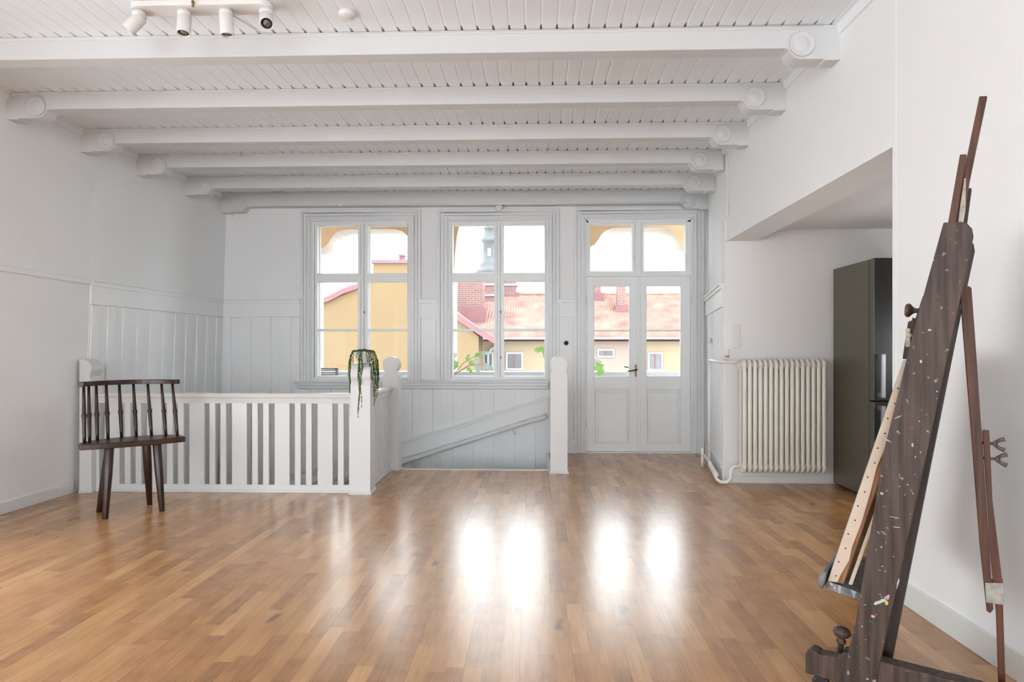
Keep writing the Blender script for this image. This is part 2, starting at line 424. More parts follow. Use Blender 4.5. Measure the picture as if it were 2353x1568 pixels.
wr = MB()
wr.box(XR, XR + 0.26, -7.3, 3.03, 0, 3.1)                 # solid wall nearest the camera
wr.box(XR, XR + 0.26, 3.03, YR, 2.115, 3.1)                # header over the kitchen opening
wr.prism([(XR - 0.01, YR + 0.003), (2.4, YR + 0.003), (2.4, YB), (XRF(YB), YB)], 'z', 0, 2.115)
wr.prism([(XR, YR + 0.003), (2.4, YR + 0.003), (2.4, YB), (XRF(YB), YB)], 'z', 2.115, 3.1)
struct(wr.build('wall_right', M['wall']), 'white right wall with a wide opening to the kitchen', 'wall')
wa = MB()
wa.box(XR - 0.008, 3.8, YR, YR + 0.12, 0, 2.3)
wa.box(3.7, 3.8, 4.5, YR, 0, 2.3); wa.box(3.7, 3.8, 2.8, 3.2, 0, 2.3); wa.box(3.7, 3.8, 3.2, 4.5, 0, 0.9); wa.box(3.7, 3.8, 3.2, 4.5, 1.45, 2.3)  # side wall has an unseen opening, added to brighten the kitchen
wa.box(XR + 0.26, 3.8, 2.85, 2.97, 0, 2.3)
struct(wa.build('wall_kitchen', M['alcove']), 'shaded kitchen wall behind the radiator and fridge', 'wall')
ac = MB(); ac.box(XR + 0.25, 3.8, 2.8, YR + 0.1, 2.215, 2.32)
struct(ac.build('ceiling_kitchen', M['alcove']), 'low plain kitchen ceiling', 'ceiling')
wq = MB()
for a, b_ in ((-4.3, -3.6), (1.6, 2.1)): wq.box(a, b_, -7.4, -7.2, 0, 3.1)
for a, b_ in ((-3.6, 1.6),): wq.box(a, b_, -7.4, -7.2, 0, 0.1); wq.box(a, b_, -7.4, -7.2, 2.7, 3.1)  # wide unglazed opening out of view, added to let sky light in
struct(wq.build('wall_rear', M['wall']), 'white wall behind the camera with a wide opening added for light', 'wall')
wc = MB(); wc.box(XR - 0.0012, XR + 0.001, 3.0, 3.03, 0, ZC)
struct(wc.build('trim_2', M['wall'], bevel=0.002), 'thin plaster edge at the corner of the kitchen opening', 'trim')

# stairwell below the floor
sw = MB()
sw.box(-4.2, ST_X + 0.0, ST_Y - 0.15, ST_Y, -3.0, -0.25)
sw.box(ST_X - 0.02, ST_X + 0.12, ST_Y - 0.15, ST_Y2, -3.0, -0.25)
sw.box(ST_X - 0.02, ST_X2 + 0.1, ST_Y2 - 0.14, ST_Y2, -3.0, -0.25)
sw.box(ST_X2, ST_X2 + 0.1, ST_Y2 - 0.14, YB, -3.0, -0.25)
struct(sw.build('wall_stairwell', M['wains']), 'white boarded sides of the stairwell below the floor', 'wall')
sf = MB(); sf.box(-4.2, 0.3, ST_Y - 0.1, YB, -3.1, -3.0)
struct(sf.build('floor_lower', M['floor']), 'oak floor at the foot of the stairs', 'floor')

# ------------------------------------------------------------------ stairs going down to the left along the window wall
stp = thing('staircase', 'white staircase descending to the left under the windows', 'staircase', (ST_X2 - 0.03, ST_Y2 + 0.03, 0))
for i in range(12):
    x1 = -0.27 * i; x0 = x1 - 0.30; z = -0.30 - 0.19 * i
    if ST_X2 - 0.03 + x0 < -3.55: break
    s_ = MB(); s_.box(x0, x1, 0.03, YB - ST_Y2 - 0.06, z - 0.035, z); s_.box(x0 + 0.02, x0 + 0.035, 0.03, YB - ST_Y2 - 0.06, z - 0.19, z - 0.03)
    s_.build('step', M['trim'], stp, bevel=0.004)

# ------------------------------------------------------------------ ceiling beams with carved corbels
def corbel_profile(side, xw, zt, zb, drop):
    # outline in (x, z) measured from the wall; side -1 left end, +1 right end
    s = -side
    pts = [(0, zt - 0.002), (0, zb - drop - 0.004), (0.085, zb - drop - 0.008), (0.095, zb - drop)]
    cx, cz, r = 0.215, zb - drop + 0.072, 0.072
    for k in range(0, 10):
        a = -math.pi / 2 + (math.pi * 0.42) * k / 9
        pts.append((cx + r * math.cos(a), cz + r * math.sin(a)))
    pts += [(0.315, zb + 0.004), (0.315, zt - 0.002)]
    return [(xw + s * p[0], p[1]) for p in pts]
NAMES = ['nearest the camera, with the spotlights hanging in front of it', 'second from the camera', 'third from the camera', 'fourth from the camera', 'fifth from the camera, next to the window wall', 'farthest, lying against the window wall']
for i, (y, zb, wd) in enumerate(BEAMS):
    xl, xr = XL(y, 2.9) - 0.01, (XR if y < YR else XRF(y)) + 0.005
    t = thing('ceiling_beam', 'white painted ceiling beam %s' % NAMES[i], 'beam', (0, y, zb), 0, 'white ceiling beams')
    b_ = MB()
    zc = ZC - zb + 0.0
    b_.box(xl, xr, 0, wd, 0, zc)
    b_.box(xl, xr, -0.006, 0.002, zc - 0.022, zc - 0.0005)
    b_.build('beam_body', M['beam'], t, bevel=0.004)
    for side, xw in ((-1, xl + 0.005), (1, xr - 0.002)):
        c_ = MB(); drop = 0.062
        c_.prism(corbel_profile(side, xw, zc, 0.0, drop), 'y', -0.0015, wd + 0.0015)
        s = -side; cx = xw + s * 0.215; cz = -drop + 0.072 + 0.01
        if True:
            c_.lathe([(0.069, 0), (0.069, 0.004), (0.063, 0.006), (0.058, 0.003), (0.034, 0.003), (0.032, 0.006), (0.012, 0.008), (0.0001, 0.008)], 28, frame_to((cx, -0.007, cz), (0, -1, 0)))
        c_.build('corbel', M['beam'], t, bevel=0.004)
# cornice strips along the side walls
co = MB()
for a, b_ in ((-7.2, 5.15), (5.15, YB)):
    co.hexa([(XL(a, ZC) - .02, a, ZC - 0.05), (XL(a, ZC) + 0.010, a, ZC - 0.05), (XL(b_, ZC) + 0.010, b_, ZC - 0.05), (XL(b_, ZC) - .02, b_, ZC - 0.05),
             (XL(a, ZC) - .02, a, ZC + .001), (XL(a, ZC) + 0.024, a, ZC + .001), (XL(b_, ZC) + 0.024, b_, ZC + .001), (XL(b_, ZC) - .02, b_, ZC + .001)])
struct(co.build('trim_3', M['ceil'], bevel=0.003), 'narrow cornice between left wall and ceiling', 'trim')
co = MB()
for (xa, ya), (xb, yb) in (((XR, -7.2), (XR, YR)), ((XRF(YR), YR), (XRF(YB), YB))):
    co.hexa([(xa - 0.010, ya, ZC - 0.05), (xa + .02, ya, ZC - 0.05), (xb + .02, yb, ZC - 0.05), (xb - 0.010, yb, ZC - 0.05),
             (xa - 0.026, ya, ZC + .001), (xa + .02, ya, ZC + .001), (xb + .02, yb, ZC + .001), (xb - 0.026, yb, ZC + .001)])
struct(co.build('trim_4', M['ceil'], bevel=0.003), 'narrow cornice between right wall and ceiling', 'trim')

# ------------------------------------------------------------------ wainscot
ZCAP, ZBT = 1.750, 1.545
# left wall, behind the stairs
wn = MB()
def lhex(b, y0, y1, z0, z1, d0, d1):
    b.hexa([(XL(y0, z0) + d0, y0, z0), (XL(y0, z0) + d1, y0, z0), (XL(y1, z0) + d1, y1, z0), (XL(y1, z0) + d0, y1, z0),
            (XL(y0, z1) + d0, y0, z1), (XL(y0, z1) + d1, y0, z1), (XL(y1, z1) + d1, y1, z1), (XL(y1, z1) + d0, y1, z1)])
lhex(wn, 5.15, YB, -1.2, ZCAP, -0.01, 0.004)
lhex(wn, 5.15, YB, ZBT, ZCAP - 0.045, 0, 0.018)
lhex(wn, 5.15, YB, ZCAP - 0.05, ZCAP - 0.03, 0, 0.028); lhex(wn, 5.15, YB, ZCAP - 0.03, ZCAP - 0.012, 0, 0.023); lhex(wn, 5.15, YB, ZCAP - 0.012, ZCAP, 0, 0.034)
y = 5.165
while y < YB - 0.04:
    lhex(wn, y, min(YB, y + 0.098), -1.2, ZBT - 0.004, 0, 0.014)
    y += 0.186
struct(wn.build('trim_5', M['wains'], bevel=0.002), 'white tongue and groove panelling on the left wall', 'wainscot')
# left wall, plain part: dado rail and baseboard
dr_ = MB(); lhex(dr_, -7.2, 5.15, 1.708, 1.748, -0.005, 0.016)
struct(dr_.build('trim_6', M['trim'], bevel=0.003), 'plain white dado rail on the left wall', 'dado rail')
bb = MB(); lhex(bb, -7.2, ST_Y - 0.06, 0, 0.085, -0.005, 0.014)
struct(bb.build('baseboard_left', M['base'], bevel=0.003), 'white baseboard on the left wall', 'baseboard')
bb = MB(); bb.box(XR - 0.014, XR + 0.002, -7.2, 3.03, 0, 0.105)
struct(bb.build('baseboard_right', M['base'], bevel=0.003), 'white baseboard below the right wall', 'baseboard')
bb = MB(); bb.box(XR - 0.008, 3.7, YR - 0.012, YR + 0.002, 0, 0.062)
struct(bb.build('baseboard_kitchen', M['base'], bevel=0.002), 'white baseboard below the radiator', 'baseboard')
# back wall panelling
wn = MB()
def bboards(x0, x1, z0, z1):
    x = x0; k = 0
    seq = (0.135, 0.098)
    while x < x1 - 0.02:
        w_ = seq[k % 2]; e = min(x + w_, x1)
        if k % 2 == 0:
            wn.box(x, e, YB - 0.016, YB, z0, z1)
            wn.box(x + 0.004, min(e, x1) - 0.004, YB - 0.018, YB, z0, z1)
        else:
            wn.box(x, e, YB - 0.009, YB, z0, z1)
        x = e; k += 1
bboards(XL(YB, 0) + .01, W1[0] - 0.13, 0.70, ZBT)
wn.box(XL(YB, 1.5), W1[0] - 0.128, YB - 0.032, YB, ZBT, ZCAP - 0.045)
for z0, z1, d in ((ZCAP - 0.05, ZCAP - 0.03, 0.042), (ZCAP - 0.03, ZCAP - 0.012, 0.036), (ZCAP - 0.012, ZCAP, 0.050)):
    wn.box(XL(YB, 1.7), W1[0] - 0.128, YB - d, YB, z0, z1)
# piers between windows / window and door
for a, b_ in ((W1[1] + 0.1, W2[0] - 0.12), (W2[1] + 0.09, DR[0] - 0.115)):
    zlo = 0.83 if a < 0 else 0.0
    wn.box(a, b_, YB - 0.009, YB, zlo, ZBT)
    wn.box(a + 0.03, b_ - 0.03, YB - 0.017, YB, zlo, ZBT - 0.03)
    wn.box(a, b_, YB - 0.03, YB, ZBT - 0.005, ZBT + 0.03); wn.box(a, b_, YB - 0.026, YB, ZBT + 0.03, ZCAP - 0.045)
    wn.box(a, b_, YB - 0.042, YB, ZCAP - 0.05, ZCAP - 0.012); wn.box(a, b_, YB - 0.050, YB, ZCAP - 0.012, ZCAP)
struct(wn.build('trim_7', M['wains'], bevel=0.002), 'white panelling on the window wall beside and between the windows', 'wainscot')
# boards below the windows down into the stairwell
wn = MB()
SLP = 0.309
def zs(x): return 0.045 + (x + 1.512) * SLP    # lower edge of the sloping band
x = XL(YB, 0) + 0.01; k = 0
while x < W2[1] + 0.09:
    w_ = (0.135, 0.098)[k % 2]; e = min(x + w_, W2[1] + 0.09)
    d = 0.024 if k % 2 == 0 else 0.008
    top = 0.72
    wn.prism([(x, -1.3), (e, -1.3), (e, top), (x, top)], 'y', YB - d, YB)
    x = e; k += 1
wn.box(W2[1] + 0.09, DR[0] - 0.115, YB - 0.012, YB, 0, 0.83)
wn.box(W2[1] + 0.07, DR[0] - 0.115, YB - 0.03, YB, 0, 0.13); wn.box(W2[1] + 0.07, DR[0] - 0.115, YB - 0.04, YB, 0.13, 0.155)
struct(wn.build('trim_8', M['wains'], bevel=0.002), 'white vertical boards below the windows, running down into the stairwell', 'wainscot')
sb = MB(); xa, xb = -3.5, 0.19
def slope(z0, z1, d):
    sb.prism([(xa, zs(xa) + z0), (xb, zs(xb) + z0), (xb, zs(xb) + z1), (xa, zs(xa) + z1)], 'y', YB - d, YB - 0.001)
slope(-0.125, 0.025, 0.034); slope(0.025, 0.045, 0.046); slope(0.045, 0.058, 0.038); slope(0.058, 0.075, 0.054)
struct(sb.build('trim_9', M['wains'], bevel=0.002), 'sloping white band of trim following the stairs below the windows', 'trim')
# wall handrail
hr = thing('wall_handrail', 'round white handrail fixed to the wall along the sloping band', 'handrail', (-1.5, YB - 0.09, 0))
def hz(x): return -0.118 + (x + 1.512) * 0.327
pth = [(x - (-1.5), 0, hz(x)) for x in (-2.6, -2.0, -1.5, -1.0, -0.5, -0.1, 0.02)] + [(1.59, -0.002, 0.396), (1.635, -0.006, 0.412), (1.665, -0.012, 0.432)]
MB().tube(pth, 0.028, 12).build('rail', M['trim'], hr)
for xb_, in ((-1.352,), (-0.208,)):
    z = hz(xb_)
    MB().tube([(xb_ + 1.5, 0, z - 0.02), (xb_ + 1.5, 0.0, z - 0.055), (xb_ + 1.515, 0.03, z - 0.085), (xb_ + 1.525, 0.072, z - 0.095)], 0.006, 8).build('bracket', M['trim'], hr)

# reeded panelling on the flared end of the right wall
wn = MB()
dyn = Vector((0.177, 1, 0)).normalized(); nrm = Vector((-dyn.y, dyn.x, 0))
org = Vector((XR - 0.01, YR, 0)); LEN = (YB - YR) / dyn.y
def nb(t0, t1, z0, z1, d0, d1, m=0):
    q = []
    for z in (z0, z1):
        for t, d in ((t0, d0), (t0, d1), (t1, d1), (t1, d0)):
            p = org + dyn * t + nrm * d; q.append((p.x, p.y, z))
    wn.hexa(q, m)
nb(0, LEN, 0.0, ZCAP - .02, -0.01, 0.006)
t_ = 0.01; k = 0
while t_ < LEN - 0.1:
    nb(t_, t_ + 0.15, 0.13, ZBT, 0, 0.014); t_ += 0.175; k += 1
nb(0.0, LEN, ZBT, ZCAP - 0.05, 0, 0.028)
nb(0.0, LEN, ZCAP - 0.05, ZCAP - 0.02, 0, 0.045); nb(0.0, LEN, ZCAP - 0.02, ZCAP, 0, 0.058)
nb(0.0, LEN, 0.0, 0.13, 0, 0.024); nb(0, LEN, 0.13, 0.15, 0, 0.034)
struct(wn.build('trim_10', M['trim'], bevel=0.002), 'white panelling on the wall end between balcony door and radiator', 'wainscot')

# ------------------------------------------------------------------ windows
def ring(b, x0, x1, z0, z1, w, y0, y1, bottom=True):
    b.box(x0, x0 + w, y0, y1, z0, z1); b.box(x1 - w, x1, y0, y1, z0, z1)
    b.box(x0 + w, x1 - w, y0, y1, z1 - w, z1)
    if bottom: b.box(x0 + w, x1 - w, y0, y1, z0, z0 + w)
def casing(parent, x0, x1, z0, z1, w, wr_=None):
    b = MB(); wr_ = wr_ or w
    steps = [(0.0, 0.018, 0.020), (0.018, 0.048, 0.032), (0.048, 0.060, 0.024), (0.060, 0.088, 0.038), (0.088, 0.098, 0.030), (0.098, w, 0.050)]
    for a, c, d in [(p_, q_, r_ * 0.62) for p_, q_, r_ in steps]:
        b.box(x0 - c, x0 - a, YB - d, YB, z0, z1 + c); b.box(x1 + a, x1 + c, YB - d, YB, z0, z1 + c)
        b.box(x0 - a, x1 + a, YB - d, YB, z1 + a, z1 + c)
    return b.build('casing', M['trim'], parent, bevel=0.0025)
def window(idx, o, panes, label):
    x0, x1, z0, z1 = o
    t = thing('window_%d' % idx, label, 'window', ((x0 + x1) / 2, YB, z0), 0, kind='structure')
    cx, cz = (x0 + x1) / 2, z0
    t_inv = lambda ob: (setattr(ob, 'location', (-cx, -YB, -cz)), ob)[1]
    t_inv(casing(t, x0, x1, z0 - 0.02, z1, 0.126))
    # fixed frame with mullion and transom
    f = MB(); ring(f, x0, x1, z0, z1, 0.022, YB - 0.004, YB + 0.16)
    xm = (panes[0][1] + panes[1][0]) / 2
    f.box(xm - 0.026, xm + 0.026, YB + 0.022, YB + 0.15, z0, z1)
    f.box(x0, x1, YB + 0.018, YB + 0.15, 1.965, 2.035)
    f.box(xm - 0.012, xm + 0.012, YB - 0.002, YB + 0.03, z0 + .02, z1 - .02)
    t_inv(f.build('window_frame', M['frame'], t, bevel=0.002))
    for px0, px1 in panes:
        for (pz0, pz1, mun) in ((2.047, 2.600, None), (0.868, 1.950, 1.395)):
            s_ = MB(); w = 0.032
            ring(s_, px0 - w, px1 + w, pz0 - w, pz1 + w, w, YB + 0.012, YB + 0.052)
            ring(s_, px0 - 0.012, px1 + 0.012, pz0 - 0.012, pz1 + 0.012, 0.012 + 0.004, YB + 0.05, YB + 0.066)
            if mun: s_.box(px0 - .001, px1 + .001, YB + 0.018, YB + 0.052, mun - 0.014, mun + 0.014)
            sash = t_inv(s_.build('sash', M['frame'], t, bevel=0.002))
            ps = [(pz0, pz1)] if not mun else [(pz0, mun), (mun, pz1)]
            for a, c in ps:
                g = MB(); g.box(px0 - 0.004, px1 + 0.004, YB + 0.034, YB + 0.037, a - 0.004, c + 0.004)
                g.build('pane', M['glass'], sash)
            # second, outer sash of the double window
            s_ = MB(); ring(s_, px0 - w, px1 + w, pz0 - w, pz1 + w, w - 0.004, YB + 0.115, YB + 0.15)
            if mun: s_.box(px0, px1, YB + 0.118, YB + 0.145, mun - 0.012, mun + 0.012)
            t_inv(s_.build('outer_sash', M['frame'], t, bevel=0.002))
    h = MB()
    for z in (1.60, 1.08): h.box(xm + 0.016, xm + 0.024, YB - 0.006, YB + 0.002, z - 0.012, z + 0.012)
    t_inv(h.build('latch', M['iron'], t))
    return t
t1 = window(1, W1, [(-2.465, -1.996), (-1.880, -1.424)], 'left four-light casement window showing the yellow house gable')
t2 = window(2, W2, [(-0.904, -0.427), (-0.322, 0.148)], 'middle four-light casement window showing the church tower and tiled roof')
sl = MB()
sl.box(W1[0] - 0.19, W2[1] + 0.015, YB - 0.075, YB, 0.795, 0.812); sl.box(W1[0] - 0.175, W2[1] + 0.01, YB - 0.055, YB, 0.76, 0.795)
sl.box(W1[0] - 0.165, W2[1] + 0.005, YB - 0.035, YB, 0.725, 0.76)
struct(sl.build('trim_11', M['trim'], bevel=0.004), 'long moulded white window sill under both windows', 'window sill')

# ------------------------------------------------------------------ balcony door
x0, x1, z0, z1 = DR
t = thing('door_1', 'white glazed double balcony door with a transom light', 'door', ((x0 + x1) / 2, YB, 0), 0, kind='structure')
LOC = (-(x0 + x1) / 2, -YB, 0)
def dpart(mb, name, mat, par=None, bevel=0.002):
    o = mb.build(name, mat, par or t, bevel=bevel)
    if par is None: o.location = LOC
    return o
o = casing(t, x0, x1, 0, z1, 0.126); o.location = LOC
f = MB()
f.box(x0, x0 + 0.014, YB - 0.002, YB + 0.16, 0, z1); f.box(x1 - 0.014, x1, YB - 0.002, YB + 0.16, 0, z1); f.box(x0, x1, YB - 0.002, YB + 0.16, z1 - 0.014, z1)
f.box(x0, x1, YB + 0.008, YB + 0.13, 2.003, 2.032)
f.box(x0, x0 + 0.034, YB + 0.006, YB + 0.13, 2.03, z1); f.box(x1 - 0.048, x1, YB + 0.006, YB + 0.13, 2.03, z1); f.box(x0, x1, YB + 0.006, YB + 0.13, 2.612, z1)
f.box(1.17, 1.235, YB + 0.01, YB + 0.12, 2.03, z1)
f.box(x0 - 0.01, x1 + 0.01, YB - 0.01, YB + 0.14, 0.0, 0.014)
dpart(f, 'door_frame', M['frame'])
for px0, px1 in ((0.663, 1.138), (1.268, 1.734)):
    s_ = MB(); w = 0.030
    ring(s_, px0 - w, px1 + w, 2.062 - w, 2.590 + w, w, YB + 0.016, YB + 0.055)
    ring(s_, px0 - 0.010, px1 + 0.010, 2.052, 2.600, 0.014, YB + 0.055, YB + 0.07)
    so = dpart(s_, 'transom_light', M['frame'])
    MB().box(px0 - 0.004, px1 + 0.004, YB + 0.036, YB + 0.039, 2.058, 2.594).build('pane', M['glass'], so)
def leaf(a, b, g0, g1):
    s_ = MB(); y0, y1 = YB + 0.012, YB + 0.052
    s_.box(a, g0, y0, y1, 0.018, 2.0); s_.box(g1, b, y0, y1, 0.018, 2.0)
    s_.box(g0, g1, y0, y1, 1.895, 2.0); s_.box(g0, g1, y0, y1, 0.73, 0.862); s_.box(g0, g1, y0, y1, 0.018, 0.10)
    s_.box(g0, g1, y0 + 0.012, y1 - 0.008, 0.09, 0.74)
    s_.box(g0 + 0.05, g1 - 0.05, y0 + 0.004, y1 - 0.01, 0.15, 0.68)
    for d, h in ((0.0, 0.003), (0.02, -0.004)):
        ring(s_, g0 + d, g1 - d, 0.10 + d, 0.73 - d, 0.016, y0 + h - 0.002, y0 + 0.02)
    s_.box(g0, g1, y0 + 0.008, y1 - 0.006, 1.376, 1.396)
    ring(s_, g0 - 0.001, g1 + 0.001, 0.861, 1.896, 0.010, y0 + 0.006, y1 - 0.003)
    lo = dpart(s_, 'door_leaf', M['frame'], bevel=0.0025)
    for c, d in ((0.862, 1.386), (1.386, 1.896)):
        MB().box(g0 - 0.003, g1 + 0.003, YB + 0.030, YB + 0.033, c, d).build('pane', M['glass'], lo)
    return lo
ll = leaf(x0 + 0.016, 1.199, 0.700, 1.112); rl = leaf(1.203, x1 - 0.016, 1.290, 1.688)
MB().box(1.186, 1.222, YB - 0.004, YB + 0.014, 0.018, 1.998).build('cover_strip', M['frame'], rl, bevel=0.003)
hp = MB(); hp.box(1.164, 1.196, YB + 0.004, YB + 0.011, 0.865, 1.000); lk = hp.build('lock_plate', M['brass'], ll, bevel=0.003)
tag(lk, 'aged brass lock plate')
MB().tube([(1.180, YB + 0.006, 0.945), (1.180, YB - 0.045, 0.945), (1.165, YB - 0.052, 0.942), (1.075, YB - 0.050, 0.925)], [0.010, 0.008, 0.008, 0.006], 10).build('lever_handle', M['iron'], ll)
MB().tube([(1.180, YB + 0.055, 0.945), (1.180, YB + 0.10, 0.945), (1.165, YB + 0.105, 0.955), (1.06, YB + 0.105, 0.975)], 0.006, 8).build('outer_handle', M['iron'], ll)
kh = MB(); kh.lathe([(0.004, 0), (0.004, 0.003)], 8, frame_to((1.180, YB + 0.004, 0.888), (0, -1, 0))); kh.build('keyhole', M['iron'], ll)
hg = MB()
for z in (1.72, 0.34):
    hg.tube([(x0 + 0.012, YB - 0.004, z - 0.05), (x0 + 0.012, YB - 0.004, z + 0.05)], 0.008, 8); hg.tube([(x1 - 0.012, YB - 0.004, z - 0.05), (x1 - 0.012, YB - 0.004, z + 0.05)], 0.008, 8)
dpart(hg, 'hinges', M['frame'], bevel=0)

# ------------------------------------------------------------------ newel posts
def keyhole(hw, zt):
    r = hw + 0.001; cz = zt - r
    pts = [(-hw, 0), (hw, 0), (hw, zt - 0.185), (hw - 0.004, zt - 0.17), (hw - 0.016, zt - 0.150), (hw - 0.019, zt - 0.137), (hw - 0.012, zt - 0.128)]
    a0 = -0.62
    for k in range(25):
        a = a0 + (math.pi - 2 * a0) * k / 24
        pts.append((r * math.cos(a), cz + r * math.sin(a)))
    pts += [(-(hw - 0.012), zt - 0.128), (-(hw - 0.019), zt - 0.137), (-(hw - 0.016), zt - 0.150), (-(hw - 0.004), zt - 0.17), (-hw, zt - 0.185)]
    return pts
def newel(label, cx, cy, hw, hd, zt, axis='y', half=False):
    t = thing('newel_post', label, 'newel post', (cx, cy, 0), 0, 'white newel posts round the stair opening')
    b = MB(); pts = keyhole(hw if axis == 'y' else hd, zt)
    if half: pts = [(max(p[0], -hw * 0.35), p[1]) for p in pts]
    if axis == 'y': b.prism(pts, 'y', -hd, hd)
    else: b.prism(pts, 'x', -hw, hw)
    b.build('post', M['post'], t, bevel=0.004)
    s_ = MB(); e = 0.010
    for z0, z1, e in ((0, 0.014, 0.012), (0.014, 0.026, 0.006)):
        s_.box((-hw * .35 if half else -hw - e), hw + e, -hd - e, hd + e, z0, z1)
    s_.build('base_moulding', M['post'], t, bevel=0.003)
    return t
newel('white newel post carrying the trailing plant at the corner of the stair railing', -1.375, 5.105, 0.080, 0.085, 1.052, 'x')
newel('white round-headed newel post at the left side of the stair opening', -1.362, 6.105, 0.078, 0.066, 1.10)
newel('white round-headed newel post at the right of the stair opening, beside the door', 0.255, 6.005, 0.080, 0.066, 1.105)
newel('white half newel post against the left wall behind the chair', -3.655, 5.09, 0.075, 0.07, 1.085, 'y', True)

# ------------------------------------------------------------------ railings
def rail_profile(zt):
    return [(-0.018, zt - 0.085), (0.018, zt - 0.085), (0.022, zt - 0.062), (0.026, zt - 0.045), (0.036, zt - 0.030), (0.038, zt - 0.016), (0.026, zt - 0.003), (0.0, zt),
            (-0.026, zt - 0.003), (-0.038, zt - 0.016), (-0.036, zt - 0.030), (-0.026, zt - 0.045), (-0.022, zt - 0.062)]
ZR = 0.812
rt = thing('stair_railing', 'long white railing of flat boards between the chair and the corner newel post', 'railing', (-3.6, 5.09, 0))
MB().prism(rail_profile(ZR), 'x', 0.0, 2.15).build('handrail', M['post'], rt)
b = MB(); b.box(0.0, 2.15, -0.013, 0.013, 0, 0.062); b.box(0.0, 2.15, -0.026, -0.012, 0, 0.022)
b.build('bottom_rail', M['post'], rt, bevel=0.003)
# boards: one wide and two narrow, repeated;  x of gap centres measured along the rail
per = 0.3535
edges = []
GX0 = 0.921 - 3 * per
for c in range(-1, 8):
    gx = GX0 + c * per          # left edge of the first gap of this repeat
    edges.append((gx - 0.124, gx)); edges.append((gx + 0.043, gx + 0.091)); edges.append((gx + 0.134, gx + 0.182))
for a, c in edges:
    if c < 0.02 or a > 2.13: continue
    a = max(a, 0.0); c = min(c, 2.15)
    MB().box(a, c, -0.010, 0.010, 0.05, ZR - 0.075).build('baluster', M['post'], rt, bevel=0.002)
rs = thing('stair_railing', 'short white railing of narrow balusters between the corner post and the next newel post', 'railing', (-1.375, 5.19, 0))
MB().prism(rail_profile(ZR), 'y', 0.0, 0.85).build('handrail', M['post'], rs)
b = MB(); b.box(-0.013, 0.013, 0, 0.85, 0, 0.062); b.box(0.012, 0.028, 0, 0.85, 0, 0.022); b.build('bottom_rail', M['post'], rs, bevel=0.003)
for i in range(9):
    MB().box(-0.010, 0.010, 0.03 + i * 0.092, 0.03 + i * 0.092 + 0.047, 0.05, ZR - 0.075).build('baluster', M['post'], rs, bevel=0.002)
rs = thing('stair_railing', 'white railing from the right newel post back to the window wall', 'railing', (0.255, 6.07, 0))
MB().prism(rail_profile(ZR), 'y', 0.0, 1.08).build('handrail', M['post'], rs)
b = MB(); b.box(-0.013, 0.013, 0, 1.08, 0, 0.062); b.build('bottom_rail', M['post'], rs, bevel=0.003)
for i in range(11):
    MB().box(-0.010, 0.010, 0.03 + i * 0.095, 0.03 + i * 0.095 + 0.047, 0.05, ZR - 0.075).build('baluster', M['post'], rs, bevel=0.002)
# lower flight: newel and handrail seen between the balusters
t = thing('newel_post', 'short white newel post with a moulded cap down in the stairwell', 'newel post', (-2.27, 6.25, -2.93))
b = MB(); b.box(-0.075, 0.075, -0.075, 0.075, 0, 2.72); b.build('post', M['post'], t, bevel=0.004)
b = MB(); b.box(-0.10, 0.10, -0.10, 0.10, 2.72, 2.745); b.box(-0.122, 0.122, -0.122, 0.122, 2.745, 2.79)
b.add([(-0.115, -0.115, 2.79), (0.115, -0.115, 2.79), (0.115, 0.115, 2.79), (-0.115, 0.115, 2.79), (-.05, -.05, 2.835), (.05, -.05, 2.835), (.05, .05, 2.835), (-.05, .05, 2.835)], [(0, 1, 5, 4), (1, 2, 6, 5), (2, 3, 7, 6), (3, 0, 4, 7), (4, 5, 6, 7)])
b.build('cap', M['post'], t, bevel=0.004)
t = thing('lower_handrail', 'white sloping handrail rising from the lower newel post in the stairwell', 'handrail', (-2.2, 6.25, -0.37))
b = MB(); b.prism([(0.0, 0.02), (0.86, 0.66), (0.86, 0.60), (0.0, -0.05)], 'y', -0.03, 0.03); b.build('rail', M['post'], t, bevel=0.008)
b = MB(); b.prism([(0.0, -0.25), (0.86, 0.42), (0.86, 0.18), (0.0, -0.50)], 'y', -0.02, 0.02); b.build('stringer', M['post'], t, bevel=0.003)

# ------------------------------------------------------------------ radiator
t = thing('radiator', 'cream column radiator with sixteen sections on the kitchen wall', 'radiator', (1.81, 5.47, 0.11))
SECW = 0.0445; HT = 0.975
def section():
    b = MB(); r = 0.036
    # racetrack outline in (y, z): front and rear columns joined by rounded heads
    out = []; inn = []
    for k in range(13):
        a = math.pi * k / 12
        out.append((-0.055 * math.cos(a) * -1, HT - 0.055 + 0.055 * math.sin(a)))
    outer = [(-0.055, 0.055)] + [(-0.055 * math.cos(math.pi * k / 12), HT - 0.055 + 0.055 * math.sin(math.pi * k / 12)) for k in range(13)]
    outer += [(0.055 * math.cos(math.pi * k / 12), 0.055 - 0.055 * math.sin(math.pi * k / 12)) for k in range(13)]
    for s in (-1, 1):
        b.tube([(0, s * 0.036, 0.06), (0, s * 0.036, HT - 0.06)], 0.0180, 12)
    for zc_ in (0.055, HT - 0.055):
        pr = [(0.055 * math.cos(2 * math.pi * k / 20), zc_ + 0.055 * math.sin(2 * math.pi * k / 20)) for k in range(20)]
        b.prism(pr, 'x', -0.013, 0.013, smooth=True)
        b.lathe([(0.028, -SECW / 2), (0.030, 0), (0.028, SECW / 2)], 16, frame_to((0, 0, zc_), (1, 0, 0)))
    return b
sec = section().build('section', M['rad'], t, bevel=0.006)
for i in range(1, 16):
    c = sec.copy(); COL.objects.link(c); c.parent = t; c.location = (i * SECW, 0, 0)
